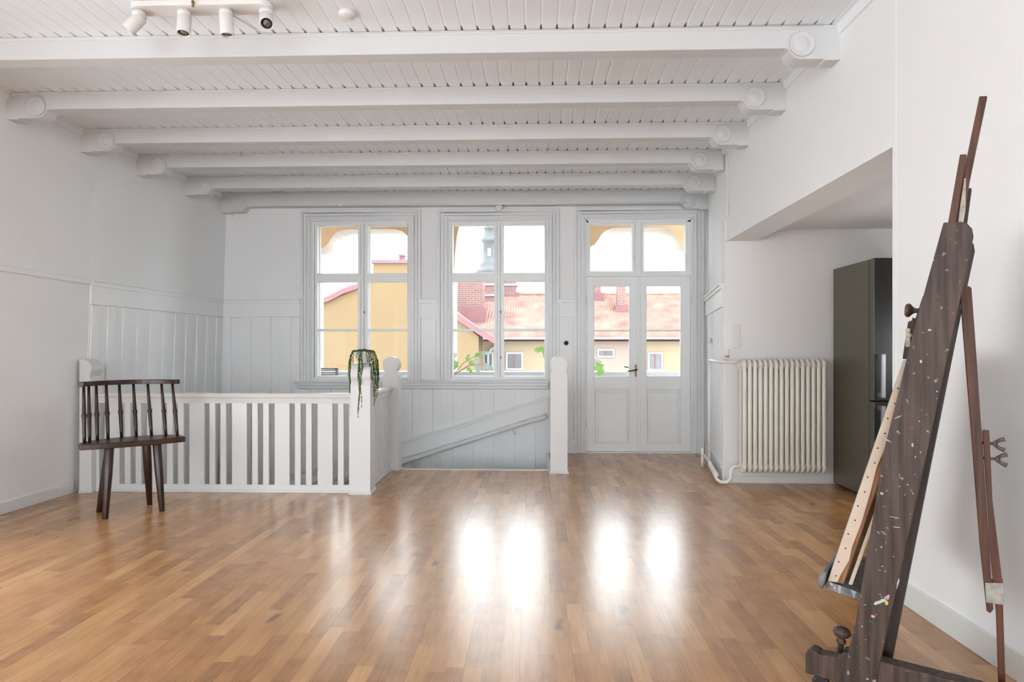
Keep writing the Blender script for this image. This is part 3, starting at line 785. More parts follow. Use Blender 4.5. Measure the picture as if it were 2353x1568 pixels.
for zc_ in (0.055, HT - 0.055):
    MB().lathe([(0.024, -0.045), (0.024, -0.022)], 12, frame_to((0, 0, zc_), (1, 0, 0))).build('end_plug', M['rad'], t)
for xb_ in (0, 15 * SECW):
    MB().box(xb_ - 0.005, xb_ + 0.005, 0.03, 0.11, HT - 0.10, HT - 0.07).build('wall_bracket', M['rad'], t)
b = MB(); b.box(-0.026, -0.020, -0.03, 0.03, 0.06, HT - 0.06); b.build('end_plate', M['rad'], t, bevel=0.003)
# pipes
t = thing('radiator_pipes', 'white painted heating pipes bending around the wall corner to the radiator', 'pipe', (1.69, 5.47, 0))
pz = 1.062
MB().tube([(0.09, -0.0, pz), (-0.06, 0.0, pz), (-0.085, 0.05, pz), (-0.01, 0.54, pz + 0.005), (0.010, 0.60, pz - 0.012), (0.018, 0.62, pz - 0.05), (0.018, 0.62, pz - 0.13), (0.0, 0.60, pz - 0.22), (0.0, 0.60, 0.10)], 0.0125, 10).build('supply_pipe', M['pipe'], t)
MB().tube([(0.09, 0.0, 0.165), (0.035, -0.005, 0.16), (0.015, -0.01, 0.13), (0.01, -0.015, 0.06), (-0.02, -0.01, 0.03), (-0.07, 0.0, 0.028), (-0.085, 0.05, 0.04), (0.02, 0.62, 0.05), (0.04, 0.70, 0.06)], 0.0155, 10).build('return_pipe', M['pipe'], t)
b = MB(); b.tube([(-0.09, 0.07, 0.085), (0.02, 0.70, 0.10), (-0.0, 0.80, 0.13)], 0.016, 10)
b.tube([(-0.005, 0.82, 0.005), (-0.01, 0.80, 0.20)], 0.015, 10)
for p_ in ((-0.07, 0.12), (-0.02, 0.40), (0.0, 0.55)):
    b.tube([(p_[0] - 0.01, p_[1] - 0.03, 0.075), (p_[0], p_[1] + 0.03, 0.08)], 0.021, 10)
b.build('pipe_fittings', M['pipe'], t)
vb = MB(); vb.lathe([(0.014, 0.0), (0.014, 0.03), (0.024, 0.032), (0.024, 0.062), (0.026, 0.064), (0.026, 0.10), (0.020, 0.105)], 16, Matrix.Translation((-0.022, 0, pz)))
vb.build('thermostat_valve', M['pipe'], t)
vb = MB()
for a in (-0.5, 0, 0.5):
    vb.box(-0.022 + 0.024 * math.sin(a) - 0.003, -0.022 + 0.024 * math.sin(a) + 0.003, -0.0255 * math.cos(a), -0.0255 * math.cos(a) + 0.003, pz + 0.040, pz + 0.052)
vb.build('valve_vents', M['darkplastic'], t)

# switch plate, knobs, cables
t = thing('light_switch', 'tall double white rocker switch above the radiator valve', 'switch', (1.787, YR, 1.285))
MB().box(-0.034, 0.034, -0.012, 0, -0.105, 0.105).build('plate', M['plastic'], t, bevel=0.004)
MB().box(-0.023, 0.023, -0.018, -0.010, 0.002, 0.09).build('rocker', M['plastic'], t, bevel=0.003)
MB().box(-0.023, 0.023, -0.018, -0.010, -0.09, -0.035).build('rocker', M['plastic'], t, bevel=0.003)
b = MB(); b.lathe([(0.024, 0), (0.026, 0.008), (0.020, 0.020), (0.0001, 0.024)], 20, frame_to((0, 0, 0), (0, -1, 0)))
o = b.build('cable_outlet', M['darkplastic']); o.location = (0.388, YB - 0.017, 1.245); tag(o, 'black round outlet on the panel between middle window and door', 'outlet')
b = MB(); p_ = org + dyn * 0.95 + nrm * 0.02
b.lathe([(0.026, 0), (0.026, 0.03), (0.020, 0.034)], 18, frame_to((0, 0, 0), tuple(nrm)))
o = b.build('wall_socket', M['plastic']); o.location = (p_.x, p_.y, 1.26); tag(o, 'round white socket knob on the panelled wall end beside the door', 'socket')
t = thing('cable', 'thin white cable running down the right door casing', 'cable', (1.955, YB - 0.06, 0))
MB().tube([(0, 0, 2.74), (0.0, 0, 2.3), (0.006, 0, 2.05), (0, 0, 1.8), (0.01, 0, 1.7), (0, 0, 1.6), (0, 0, 0.38)], 0.006, 8).build('cord', M['pipe'], t)
MB().box(-0.012, 0.045, -0.02, 0.02, 2.17, 2.23).build('junction_box', M['plastic'], t, bevel=0.003)
MB().box(-0.012, 0.014, -0.012, 0.02, 1.73, 1.78).build('clip', M['plastic'], t, bevel=0.002)
t = thing('cable', 'thin pipe clipped along the farthest beam above the windows', 'cable', (0, 7.035, 2.795))
MB().tube([(-2.15, 0, 0), (1.72, 0, 0)], 0.007, 8).build('cord', M['pipe'], t)
for x in (-2.15, -0.36): MB().box(x - 0.012, x + 0.012, -0.01, 0.01, -0.010, 0.012).build('clip', M['pipe'], t)
b = MB(); b.lathe([(0.045, 0), (0.042, 0.02), (0.03, 0.03), (0.0001, 0.033)], 24, frame_to((0, 0, 0), (0, -1, 0)))
o = b.build('wall_bracket', M['plastic']); o.location = (-0.37, 7.13, 2.783); tag(o, 'small round white bracket above the middle window', 'bracket')
b = MB(); b.lathe([(0.042, 0), (0.040, 0.006), (0.03, 0.008), (0.0001, 0.009)], 24, frame_to((0, 0, 0), (0, -1, 0)))
o = b.build('cover_plate', M['wall']); o.location = (-3.40, YB, 2.70); tag(o, 'round white cover plate under the left corbel of the farthest beam', 'cover plate')
t = thing('cable', 'white cable and handset hanging on the right wall at the fourth beam', 'cable', (1.70, 5.50, 2.75))
MB().tube([(-0.10, 0.16, 0.19), (-0.03, 0.14, 0.18), (-0.012, 0.05, 0.15), (-0.008, 0.02, 0.10), (-0.008, 0.0, 0.0), (-0.008, 0.0, -0.35)], 0.004, 6).build('cord', M['pipe'], t)
MB().tube([(-0.012, 0, -0.34), (-0.014, 0, -0.36), (-0.014, 0, -0.42), (-0.012, 0, -0.44)], [0.005, 0.012, 0.012, 0.005], 10).build('switch_end', M['plastic'], t)

# ------------------------------------------------------------------ fridge
t = thing('fridge_freezer', 'tall dark fridge-freezer with two bar handles in the kitchen alcove', 'fridge', (2.60, 4.95, 0))
b = MB(); b.box(0, 0.60, 0.01, 0.58, 0.02, 1.86); b.build('cabinet', M['fridge'], t, bevel=0.004)
b = MB(); b.box(0.012, 0.588, -0.008, 0.012, 0.05, 1.85); b.build('door_seal', M['darkplastic'], t)
for nm, z0, z1 in (('upper_door', 0.775, 1.862), ('lower_door', 0.06, 0.768)):
    b = MB(); b.box(0.0, 0.60, -0.070, -0.008, z0, z1); d_ = b.build('door', [M['fridge_front']], t, bevel=0.006)
    s_ = MB(); s_.box(-0.002, 0.004, -0.069, -0.010, z0 + 0.004, z1 - 0.004); s_.build('door_edge', M['fridge'], d_)
    hz0, hz1 = (0.80, 1.13) if z0 > 0.5 else (0.37, 0.74)
    h = MB(); h.box(0.022, 0.052, -0.135, -0.118, hz0, hz1); h.box(0.026, 0.046, -0.12, -0.068, hz1 - 0.035, hz1); h.box(0.026, 0.046, -0.12, -0.068, hz0, hz0 + 0.035)
    h.build('handle', M['alu'], d_, bevel=0.003)
b = MB(); b.box(0.03, 0.57, 0.02, 0.55, 0.0, 0.022); b.build('plinth', M['darkplastic'], t)

# ------------------------------------------------------------------ chair
ct = thing('wooden_chair', 'dark wooden half-round spindle-back chair standing before the stair railing', 'chair', (-2.82, 4.395, 0), math.atan2(0.655, 0.755))
SZ = 0.52
b = MB(); pts = []
for k in range(13):
    u = -0.325 + 0.65 * k / 12; pts.append((u, -0.018 - 0.040 * (1 - (u / 0.325) ** 2)))
for k in range(1, 24):
    a = math.pi * k / 24; pts.append((0.328 * math.cos(a), 0.0 + 0.250 * math.sin(a) ** 0.85))
b.prism(pts, 'z', SZ - 0.040, SZ); b.build('seat', M['chair_seat'], ct, bevel=0.006)
BS = [(-.292, .043), (-.258, .088), (-.207, .138), (-.138, .186), (-.050, .214), (.045, .222), (.140, .200), (.224, .132), (.288, .062)]
tops = []
for (cx, cn) in BS:
    tx, tn = cx * 0.955 - 0.012, cn * 0.93 + 0.062; tops.append((tx, tn))
    p0, p1 = Vector((cx, cn, SZ - 0.01)), Vector((tx, tn, 0.915))
    pp = [p0.lerp(p1, s) for s in (0, 0.15, 0.44, 0.465, 0.48, 0.495, 0.52, 0.75, 1)]
    MB().tube(pp, [0.0095, 0.0115, 0.0135, 0.0165, 0.0165, 0.0165, 0.0130, 0.0110, 0.0090], 10).build('spindle', M['chair'], ct)
# curved top rail
full = [(-0.325, 0.035)] + tops + [(0.318, 0.060)]
full[0] = (tops[0][0] - 0.022, tops[0][1] - 0.055); full[-1] = (tops[-1][0] + 0.030, tops[-1][1] - 0.045)
# smooth the path
def smooth(p, it=2):
    for _ in range(it):
        q = [p[0]]
        for a, c in zip(p[:-1], p[1:]):
            q += [(a[0] * .75 + c[0] * .25, a[1] * .75 + c[1] * .25), (a[0] * .25 + c[0] * .75, a[1] * .25 + c[1] * .75)]
        q.append(p[-1]); p = q
    return p
sm = smooth(full); inner = []; outer = []
for i, p in enumerate(sm):
    a = Vector(sm[max(0, i - 1)]); c = Vector(sm[min(len(sm) - 1, i + 1)]); d = (c - a).normalized(); nn = Vector((-d.y, d.x))
    outer.append(tuple(Vector(p) + nn * 0.018)); inner.append(tuple(Vector(p) - nn * 0.018))
b = MB(); n = len(sm); vs = []
for z in (0.906, 0.940):
    vs += [(p[0], p[1], z) for p in inner] + [(p[0], p[1], z) for p in outer]
fs = []
for i in range(n - 1):
    fs += [(i, i + 1, n + i + 1, n + i), (2 * n + i, 3 * n + i, 3 * n + i + 1, 2 * n + i + 1), (i, 2 * n + i, 2 * n + i + 1, i + 1), (n + i, n + i + 1, 3 * n + i + 1, 3 * n + i)]
fs += [(0, n, 3 * n, 2 * n), (n - 1, 3 * n - 1, 4 * n - 1, 2 * n - 1)]
b.add(vs, fs); b.build('top_rail', M['chair'], ct, bevel=0.006)
for (tx, ty), (fx, fy) in (((-.150, .010), (-.182, -.052)), ((.140, .000), (.163, -.058)), ((-.130, .130), (-.192, .200)), ((.095, .130), (.130, .214))):
    b = MB(); p0, p1 = Vector((tx, ty, SZ - 0.03)), Vector((fx, fy, 0))
    b.tube([p0, p0.lerp(p1, 0.4), p1], [0.030, 0.029, 0.0185], 8); b.build('leg', M['chair'], ct, bevel=0.002)

# ------------------------------------------------------------------ trailing plant on the corner newel
pt = thing('potted_plant', 'white pot of trailing string-of-beads plant on the corner newel post', 'plant', (-1.375, 5.105, 1.052))
MB().lathe([(0.042, 0), (0.046, 0.008), (0.050, 0.012), (0.066, 0.080), (0.072, 0.086), (0.072, 0.100), (0.064, 0.100), (0.060, 0.082), (0.0001, 0.082)], 28).build('pot', M['pot'], pt)
fo = MB(); rnd = random.Random(3)
def bead(p, r): fo.ball(p, r, 6)
for k in range(300):
    a = rnd.uniform(0, 2 * math.pi); r = 0.082 * math.sqrt(rnd.random()); bead((r * math.cos(a), r * math.sin(a), 0.094 + rnd.uniform(0, 0.024) * (1.1 - r * 8)), rnd.uniform(0.0035, 0.006))
def strand(a, ln, spread, dens=0.0075, wob=0.006, rr=0.0044):
    r0 = 0.066; ca, sa = math.cos(a), math.sin(a)
    for rep in range(1):
        s = 0; px = rnd.uniform(-0.006, 0.006)
        while s < ln:
            z = 0.100 - max(0, s - 0.03) ; r = r0 + spread * (1 - math.exp(-s * 14)) - 0.012 * min(1, s / 0.3)
            off = math.sin(s * 22 + px * 900) * wob + px
            bead((r * ca - off * sa + rnd.uniform(-.0025, .0025), r * sa + off * ca + rnd.uniform(-.0025, .0025), z), rr * rnd.uniform(0.75, 1.25))
            s += dens * rnd.uniform(0.7, 1.35) * (1.5 if s < 0.09 else 1.0)
# long clumps: left side, front, right side
for a, ln, sp_ in ((180, 0.55, 0.055), (186, 0.46, 0.050), (176, 0.30, 0.060), (192, 0.25, 0.062), (172, 0.20, 0.070), (168, 0.40, 0.045), (195, 0.56, 0.043), (183, 0.16, 0.058), (188, 0.14, 0.05),
                   (262, 0.56, 0.032), (268, 0.38, 0.030), (258, 0.20, 0.030), (276, 0.48, 0.030), (270, 0.22, 0.032), (266, 0.14, 0.03), (285, 0.16, 0.03), (240, 0.09, 0.02), (264, 0.50, 0.034),
                   (335, 0.40, 0.052), (345, 0.47, 0.050), (352, 0.33, 0.062), (0, 0.40, 0.068), (6, 0.27, 0.072), (328, 0.26, 0.045), (340, 0.22, 0.052), (318, 0.16, 0.04), (12, 0.34, 0.062), (348, 0.28, 0.058), (356, 0.18, 0.07), (330, 0.14, 0.046), (310, 0.12, 0.036), (350, 0.42, 0.056),
                   (90, 0.14, 0.04), (120, 0.18, 0.05), (60, 0.16, 0.05)):
    strand(R(a), ln, sp_)
fo.build('trailing_foliage', M['pearl'], pt)

# ------------------------------------------------------------------ spotlight bar on the ceiling
t = thing('spotlight_bar', 'white ceiling bar with four adjustable cylinder spotlights', 'ceiling light', (-1.71, 3.225, ZC))
b = MB(); pts = []
for sx_ in (1, -1):
    for k in range(9):
        a = -math.pi / 2 + math.pi * k / 8
        pts.append((sx_ * (0.315 + 0.055 * math.cos(a)), sx_ * 0.055 * math.sin(a)))
b.prism(pts, 'z', -0.028, 0.0); b.build('bar', M['plastic'], t, bevel=0.005)
for x, dr, ln in ((-0.335, (-0.60, -0.15, -0.75), 0.10), (-0.095, (0.05, -0.18, -1), 0.105), (0.125, (0.05, 0.05, -1), 0.105), (0.335, (0.30, -0.62, -0.72), 0.110)):
    MB().lathe([(0.034, 0), (0.034, 0.030), (0.012, 0.034), (0.010, 0.045)], 20, Matrix.Translation((x, 0, -0.028)) @ Matrix.Rotation(math.pi, 4, 'X')).build('mount', M['plastic'], t)
    d = Vector(dr).normalized(); p0 = Vector((x, 0, -0.065)) - d * 0.015
    h = MB().lathe([(0.0305, 0), (0.034, 0.004), (0.034, ln), (0.0335, ln + 0.003), (0.029, ln + 0.003), (0.028, ln - 0.010), (0.0001, ln - 0.010)], 28, frame_to(p0, d)).build('spotlight', M['plastic'], t)
    MB().lathe([(0.0278, ln - 0.0095), (0.0278, ln - 0.006), (0.021, ln - 0.0055), (0.020, ln - 0.0085), (0.0001, ln - 0.007)], 24, frame_to(p0, d)).build('lens', [M['darkplastic']], h)
    MB().lathe([(0.019, ln - 0.0065), (0.014, ln - 0.003), (0.0001, ln - 0.001)], 20, frame_to(p0, d)).build('bulb', M['lens'], h)
b = MB(); b.tube([(0, 0, 0.0), (0, 0, -0.018), (0.004, 0, -0.022)], 0.002, 6, 0); b.tube([(0.0, 0, -0.016), (0, 0, -0.040)], [0.008, 0.006], 8, 1); b.ball((0, 0, -0.042), 0.006, 8, 1)
o = b.build('ceiling_hook', [M['steel'], M['brass']]); o.location = (-1.725, 3.160, ZC - 0.0); tag(o, 'small brass-tipped ceiling hook beside the spotlight bar', 'hook')
b = MB(); b.tube([(0, 0, 0), (0, 0, -0.03), (0.012, 0, -0.042), (0.018, 0, -0.032), (0.012, 0, -0.026)], 0.0022, 6)
o = b.build('ceiling_hook', M['steel']); o.location = (-2.62, 5.60, ZC - 0.0); tag(o, 'small open ceiling hook in front of the fourth beam', 'hook')
t = thing('ceiling_rose', 'small white ceiling rose with a bare wire hook', 'ceiling rose', (-0.98, 3.32, ZC))
MB().lathe([(0.045, 0), (0.045, -0.012), (0.036, -0.024), (0.0001, -0.026)], 24).build('cap', M['plastic'], t)
MB().tube([(0.01, 0, -0.02), (0.012, 0, -0.04), (0.03, 0, -0.045), (-0.02, 0, -0.05), (0.0, 0, -0.075)], 0.0018, 6).build('wire', M['plastic'], t)
b = MB(); b.tube([(-1.62, 3.28, ZC - 0.002), (-1.53, 3.50, ZC - 0.004), (-1.50, 3.52, ZC - 0.006), (1.60, 3.52, ZC - 0.006)], 0.0028, 6)
o = b.build('lamp_cord', M['pipe']); tag(o, 'thin cord running from the spotlight bar along the nearest beam', 'cord')

# ------------------------------------------------------------------ easel (local x = backwards, y = across, z = up)
EL = (0.95, 2.15, 0); EZ = -R(35)
et = thing('easel', 'tall dark paint-spattered wooden studio easel leaning on its rear leg', 'easel', EL, EZ)
SIDE = [(.357, 1.539), (.400, 1.536), (.416, 1.528), (.427, 1.512), (.430, 1.490), (.397, 1.303), (.315, .841), (.212, .282), (.170, .040), (.070, .040), (.120, .258), (.2, .83), (.281, 1.215)]
MB().prism(SIDE, 'y', -0.004, 0.028).build('side_upright', M['easel'], et, bevel=0.003)
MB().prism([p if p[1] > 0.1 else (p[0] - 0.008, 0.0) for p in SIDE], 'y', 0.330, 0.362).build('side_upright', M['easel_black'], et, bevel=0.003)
RUN = [(-.030, .060), (.55, .050), (.62, .030), (.62, .125), (.56, .163), (.205, .163), (.118, .168), (.085, .164), (.070, .140), (.016, .134), (.004, .142), (-.014, .144), (-.030, .128)]
for y0 in (0.0,):
    MB().prism(RUN, 'y', y0, y0 + 0.055).build('foot_runner', M['easel'], et, bevel=0.004)
    for sx_ in (0.015, 0.57):
        b = MB(); b.lathe([(0.022, -0.010), (0.028, -0.006), (0.028, 0.006), (0.022, 0.010)], 18, frame_to((sx_, y0 + 0.028, 0.028), (0, 1, 0))); b.box(sx_ - .012, sx_ + .012, y0 + .014, y0 + .042, 0.03, 0.062)
        b.build('caster', M['darkplastic'], et)
MB().box(0.115, 0.175, 0.05, 0.335, 0.07, 0.15).build('cross_bar', M['easel'], et, bevel=0.003)
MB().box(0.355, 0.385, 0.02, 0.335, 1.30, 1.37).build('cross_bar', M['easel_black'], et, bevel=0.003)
for y0 in (0.022,):
    b = MB(); b.lathe([(0.0085, 0.0), (0.0085, 0.028), (0.012, 0.032), (0.016, 0.040), (0.012, 0.047), (0.010, 0.052), (0.022, 0.058), (0.028, 0.068), (0.024, 0.080), (0.012, 0.086), (0.0001, 0.087)], 20, Matrix.Translation((0.073, y0, 0.150)) @ Matrix.Rotation(R(4), 4, 'Y'))
    b.build('wooden_screw', M['easel'], et)
# centre mast and its sliders
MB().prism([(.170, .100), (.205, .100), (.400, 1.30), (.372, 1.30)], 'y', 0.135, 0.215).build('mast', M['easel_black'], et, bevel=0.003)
MB().prism([(.443, 1.954), (.463, 1.950), (.418, 1.690), (.398, 1.540), (.365, 1.20), (.345, 1.20), (.378, 1.54), (.411, 1.768)], 'y', 0.165, 0.190).build('mast_slider', M['easel_red'], et, bevel=0.002)
MB().prism([(.394, 1.772), (.411, 1.770), (.378, 1.52), (.345, 1.22), (.318, 1.22), (.360, 1.54)], 'y', 0.135, 0.163).build('outer_slider', M['easel_red'], et, bevel=0.002)
MB().prism([(.414, 1.677), (.423, 1.676), (.406, 1.52), (.385, 1.30), (.376, 1.30), (.397, 1.53)], 'y', 0.205, 0.235).build('slider_guide', M['easel_black'], et, bevel=0.002)
o = MB().prism([(.404, 1.70), (.409, 1.70), (.408, 1.60), (.396, 1.52), (.385, 1.52), (.392, 1.60)], 'y', 0.158, 0.166).build('paint_smear', M['cream_wood'], et, bevel=0.001)
# top clamp
b = MB(); b.prism([(.240, 1.125), (.270, 1.125), (.320, 1.331), (.297, 1.331), (.276, 1.256), (.268, 1.262), (.266, 1.250), (.256, 1.249)], 'y', 0.120, 0.210)
cl = b.build('canvas_clamp', M['easel'], et, bevel=0.003)
MB().lathe([(0.015, 0.0), (0.015, 0.006), (0.009, 0.014), (0.008, 0.028), (0.014, 0.036), (0.0215, 0.042), (0.0235, 0.049), (0.018, 0.056), (0.0001, 0.058)], 20, frame_to((.300, .165, 1.283), (-1, 0, 0.08))).build('clamp_knob', M['knob'], et)
b = MB(); b.box(.2495, .262, 0.1165, 0.120, 1.165, 1.225); b.lathe([(0.009, 0), (0.009, 0.006), (0.004, 0.008)], 12, frame_to((.258, .118, 1.203), (0, -1, 0))); b.tube([(.258, .116, 1.203), (.285, .116, 1.196)], 0.002, 6)
b.build('clamp_latch', M['cream_wood'], cl)
# tray
b = MB(); b.prism([(.028, .372), (.180, .345), (.175, .318), (.023, .345)], 'y', 0.045, 0.455); tr = b.build('tray', M['tray'], et, bevel=0.003)
MB().prism([(.004, .380), (.018, .405), (.030, .405), (.024, .370), (.016, .344), (.006, .352)], 'y', 0.030, 0.455).build('tray_lip', M['tray'], tr, bevel=0.003)
MB().prism([(.040, .342), (.180, .318), (.176, .295), (.036, .322)], 'y', 0.10, 0.30).build('tray_support', M['easel_black'], tr, bevel=0.003)
for s0, w_, h_ in ((0.035, 0.026, 0.012), (0.062, 0.010, 0.026), (0.100, 0.018, 0.012), (0.106, 0.008, 0.024), (0.046, 0.012, 0.018)):
    zt = .372 - (s0 - .028) * 0.178
    b = MB(); b.prism([(s0, zt), (s0 + w_, zt - w_ * .178), (s0 + w_ * .8, zt - h_), (s0 + w_ * .3, zt - h_)], 'y', 0.0435, 0.0455); b.build('paint_drip', M['dab_white'], tr)
# rear leg
MB().prism([(.392, 1.37), (.423, 1.352), (.432, 1.20), (.448, .906), (.470, .50), (.478, .35), (.470, .336), (.461, .342), (.443, .55), (.421, .906), (.400, 1.22)], 'y', 0.150, 0.190).build('rear_leg', M['easel_red'], et, bevel=0.003)
MB().prism([(.450, .903), (.468, .902), (.476, .685), (.500, .439), (.508, .127), (.512, .0), (.493, .0), (.484, .34), (.470, .52)], 'y', 0.152, 0.186).build('rear_leg_extension', M['easel_red'], et, bevel=0.003)
MB().prism([(.457, .430), (.502, .439), (.505, .372), (.460, .369)], 'y', 0.146, 0.194).build('metal_sleeve', M['steel'], et, bevel=0.001)
for z, s in ((0.862, .478), (0.815, .484)):
    b = MB(); b.tube([(.44, .17, z), (s + 0.012, .17, z)], 0.0045, 8); b.tube([(s, .17, z), (s + 0.006, .17, z)], 0.009, 10)
    for sg in (-1, 1):
        b.tube([(s + 0.004, .17, z + sg * 0.004), (s + 0.015, .168, z + sg * 0.012), (s + 0.028, .166, z + sg * 0.017)], [0.005, 0.0055, 0.0075], 8)
    b.ball((.438, .17, z), 0.008, 8)
    b.build('wing_nut', M['knob2'], et)
# paint marks on the near upright
rr = random.Random(11)
def dab(s, z, w_, h_, mat, ang=0.0):
    b = MB(); n_ = 14; pts = []
    for k in range(n_):
        a = 2 * math.pi * k / n_; q = 1 + rr.uniform(-.3, .3)
        x_, z_ = w_ * math.cos(a) * q, h_ * math.sin(a) * q
        pts.append((s + x_ * math.cos(ang) - z_ * math.sin(ang), z + x_ * math.sin(ang) + z_ * math.cos(ang)))
    b.prism(pts, 'y', -0.0062, -0.0035); b.build('paint_dab', mat, et)
dab(.186, .352, .014, .005, M['dab_mint'], 0.5); dab(.200, .362, .010, .004, M['dab_mint'], 0.2); dab(.209, .357, .005, .006, M['dab_lime'], 0.3)
dab(.213, .376, .004, .008, M['dab_pinkp'], -0.3); dab(.206, .371, .003, .008, M['dab_pinkp'], -0.4); dab(.171, .305, .006, .004, M['dab_peach'], 0.1); dab(.168, .285, .009, .002, M['dab_green'], -0.5)
dab(.2395, .425, .0025, .016, M['dab_white'], -0.2); dab(.322, 1.215, .0045, .003, M['dab_white']); dab(.240, .945, .011, .0018, M['dab_white'], 0.5); dab(.212, .87, .009, .0022, M['dab_pinkp'], -0.5)
dab(.230, .63, .012, .001, M['dab_white'], -0.05); dab(.236, .60, .009, .001, M['dab_white'], 0.0); dab(.196, .70, .004, .004, M['dab_pinkp'], 0.6); dab(.205, .455, .002, .002, M['dab_white']); dab(.197, .470, .002, .002, M['dab_white'])
dab(.278, .86, .003, .006, M['dab_white'], 0); dab(.156, .10, .003, .003, M['dab_white']); dab(.300, 1.12, .003, .005, M['dab_peach'])
for k in range(15):
    z = rr.uniform(.12, 1.48); s0 = .095 + (z - .1) * .19; dab(s0 + rr.uniform(0.012, .072), z, rr.uniform(.0008, .0022), rr.uniform(.0008, .0028), rr.choice([M['dab_white'], M['dab_white'], M['dab_pinkp'], M['dab_mint']]))
# canvas on the tray
ca = thing('stretched_canvas', 'stretched canvas with a tacked cream edge resting on the easel tray', 'canvas', EL, EZ)
fr_ = [(.248, 1.122), (.262, 1.123), (.048, .372), (.030, .372)]
MB().prism(fr_, 'y', 0.048, 0.60).build('canvas_cloth', M['canvas_front'], ca, bevel=0.002)
side = [(.250, 1.122), (.277, 1.123), (.252, 1.02), (.228, .94), (.200, .84), (.176, .775), (.158, .69), (.138, .61), (.130, .58), (.104, .50), (.096, .455), (.070, .40), (.060, .374), (.032, .373)]
MB().prism(side, 'y', 0.0455, 0.049).build('canvas_edge', M['canvas'], ca)
for a, c in ((0.050, 0.095), (0.555, 0.598)):
    MB().prism([(.264, 1.122), (.290, 1.10), (.078, .370), (.050, .372)], 'y', a, c).build('stretcher_bar', M['stretcher'], ca, bevel=0.002)
MB().prism([(.264, 1.121), (.289, 1.099), (.278, 1.055), (.252, 1.075)], 'y', 0.095, 0.555).build('stretcher_bar', M['stretcher'], ca, bevel=0.002)
MB().prism([(.050, .372), (.078, .370), (.092, .415), (.064, .420)], 'y', 0.095, 0.555).build('stretcher_bar', M['stretcher'], ca, bevel=0.002)
MB().prism([(.092, .372), (.104, .372), (.300, 1.03), (.288, 1.03)], 'y', 0.052, 0.060).build('folded_canvas', M['canvas'], ca, bevel=0.002)
for k in range(15):
    z = 0.395 + k * 0.049; s0 = .040 + (z - .373) * .29
    b = MB(); b.lathe([(0.0028, 0), (0.0022, 0.0015), (0.0001, 0.002)], 8, frame_to((s0 + (0.004 if k % 2 else 0.010), 0.0458, z), (0, -1, 0))); b.build('tack', M['iron'], ca)

# ------------------------------------------------------------------ loggia outside the windows
YL0, YL1 = 8.70, 9.10
def ogee(xa, xb):
    offs = [(0, -.30), (.085, -.272), (.16, -.23), (.20, -.187), (.23, -.135), (.26, -.087), (.33, -.03), (.42, -.007), (.52, 0)]
    l = [(xa, .87)] + [(xa + a, 2.85 + d) for a, d in offs]
    return l + [(xb - a, 2.85 + d) for a, d in reversed(offs)] + [(xb, .87)]
arch2 = [(-1.08, .87), (-1.08, 2.2), (-1.063, 2.5), (-1.035, 2.75), (-.985, 2.98), (-.86, 3.2), (-.65, 3.36), (-.33, 3.43)]
arch2 += [(-.66 - p[0], p[1]) for p in reversed(arch2[:-1])]
out = [(-7, .87)] + ogee(-3.03, -1.47) + arch2 + ogee(0.70, 2.21) + [(6, .87), (6, 3.6), (-7, 3.6)]
b = MB(); b.prism(out, 'y', YL0, YL1, 0, False, 1)
struct(b.build('wall_loggia', [M['tan'], M['cream']]), 'tan plastered balcony wall with three curved arches', 'arcade')
b = MB(); b.box(-7, 6, YL0, YL1, -0.3, 0.815, 0); b.box(-7, 6, YL0 - 0.04, YL1 + 0.04, 0.815, 0.87, 1)
struct(b.build('wall_parapet', [M['parapet'], M['parapet_top']], bevel=0.004), 'grey balcony parapet with a white coping', 'parapet')
b = MB(); b.box(-7, 6, YB + T, YL1, -0.3, -0.08); struct(b.build('floor_balcony', M['parapet']), 'grey balcony floor', 'floor')
b = MB(); b.box(-7, 6, YB + T - .05, YL1 + .3, 3.58, 3.7); struct(b.build('ceiling_balcony', M['cream']), 'cream balcony ceiling', 'ceiling')
# slatted folded seat at the left
t = thing('slatted_chair', 'grey slatted folding chair back low in the left window', 'chair', (-2.60, 8.15, -0.08))
for k in range(7):
    z = 0.80 + k * 0.029
    MB().box(-0.45, 0.04 + (7 - k) * 0.006, -0.012, 0.012, z, z + 0.016).build('slat', M['bench'], t)
MB().hexa([(0.06, -.02, .0), (0.10, -.02, .0), (0.10, .02, .0), (0.06, .02, .0), (0.045, -.02, 1.01), (0.075, -.02, 1.01), (0.075, .02, 1.01), (0.045, .02, 1.01)]).build('side_rail', M['bench'], t)
MB().box(-0.50, -0.45, -.02, .02, 0, 1.01).build('side_rail', M['bench'], t); MB().box(-0.50, 0.07, -.02, .02, 0.995, 1.015).build('top_rail', M['bench'], t)
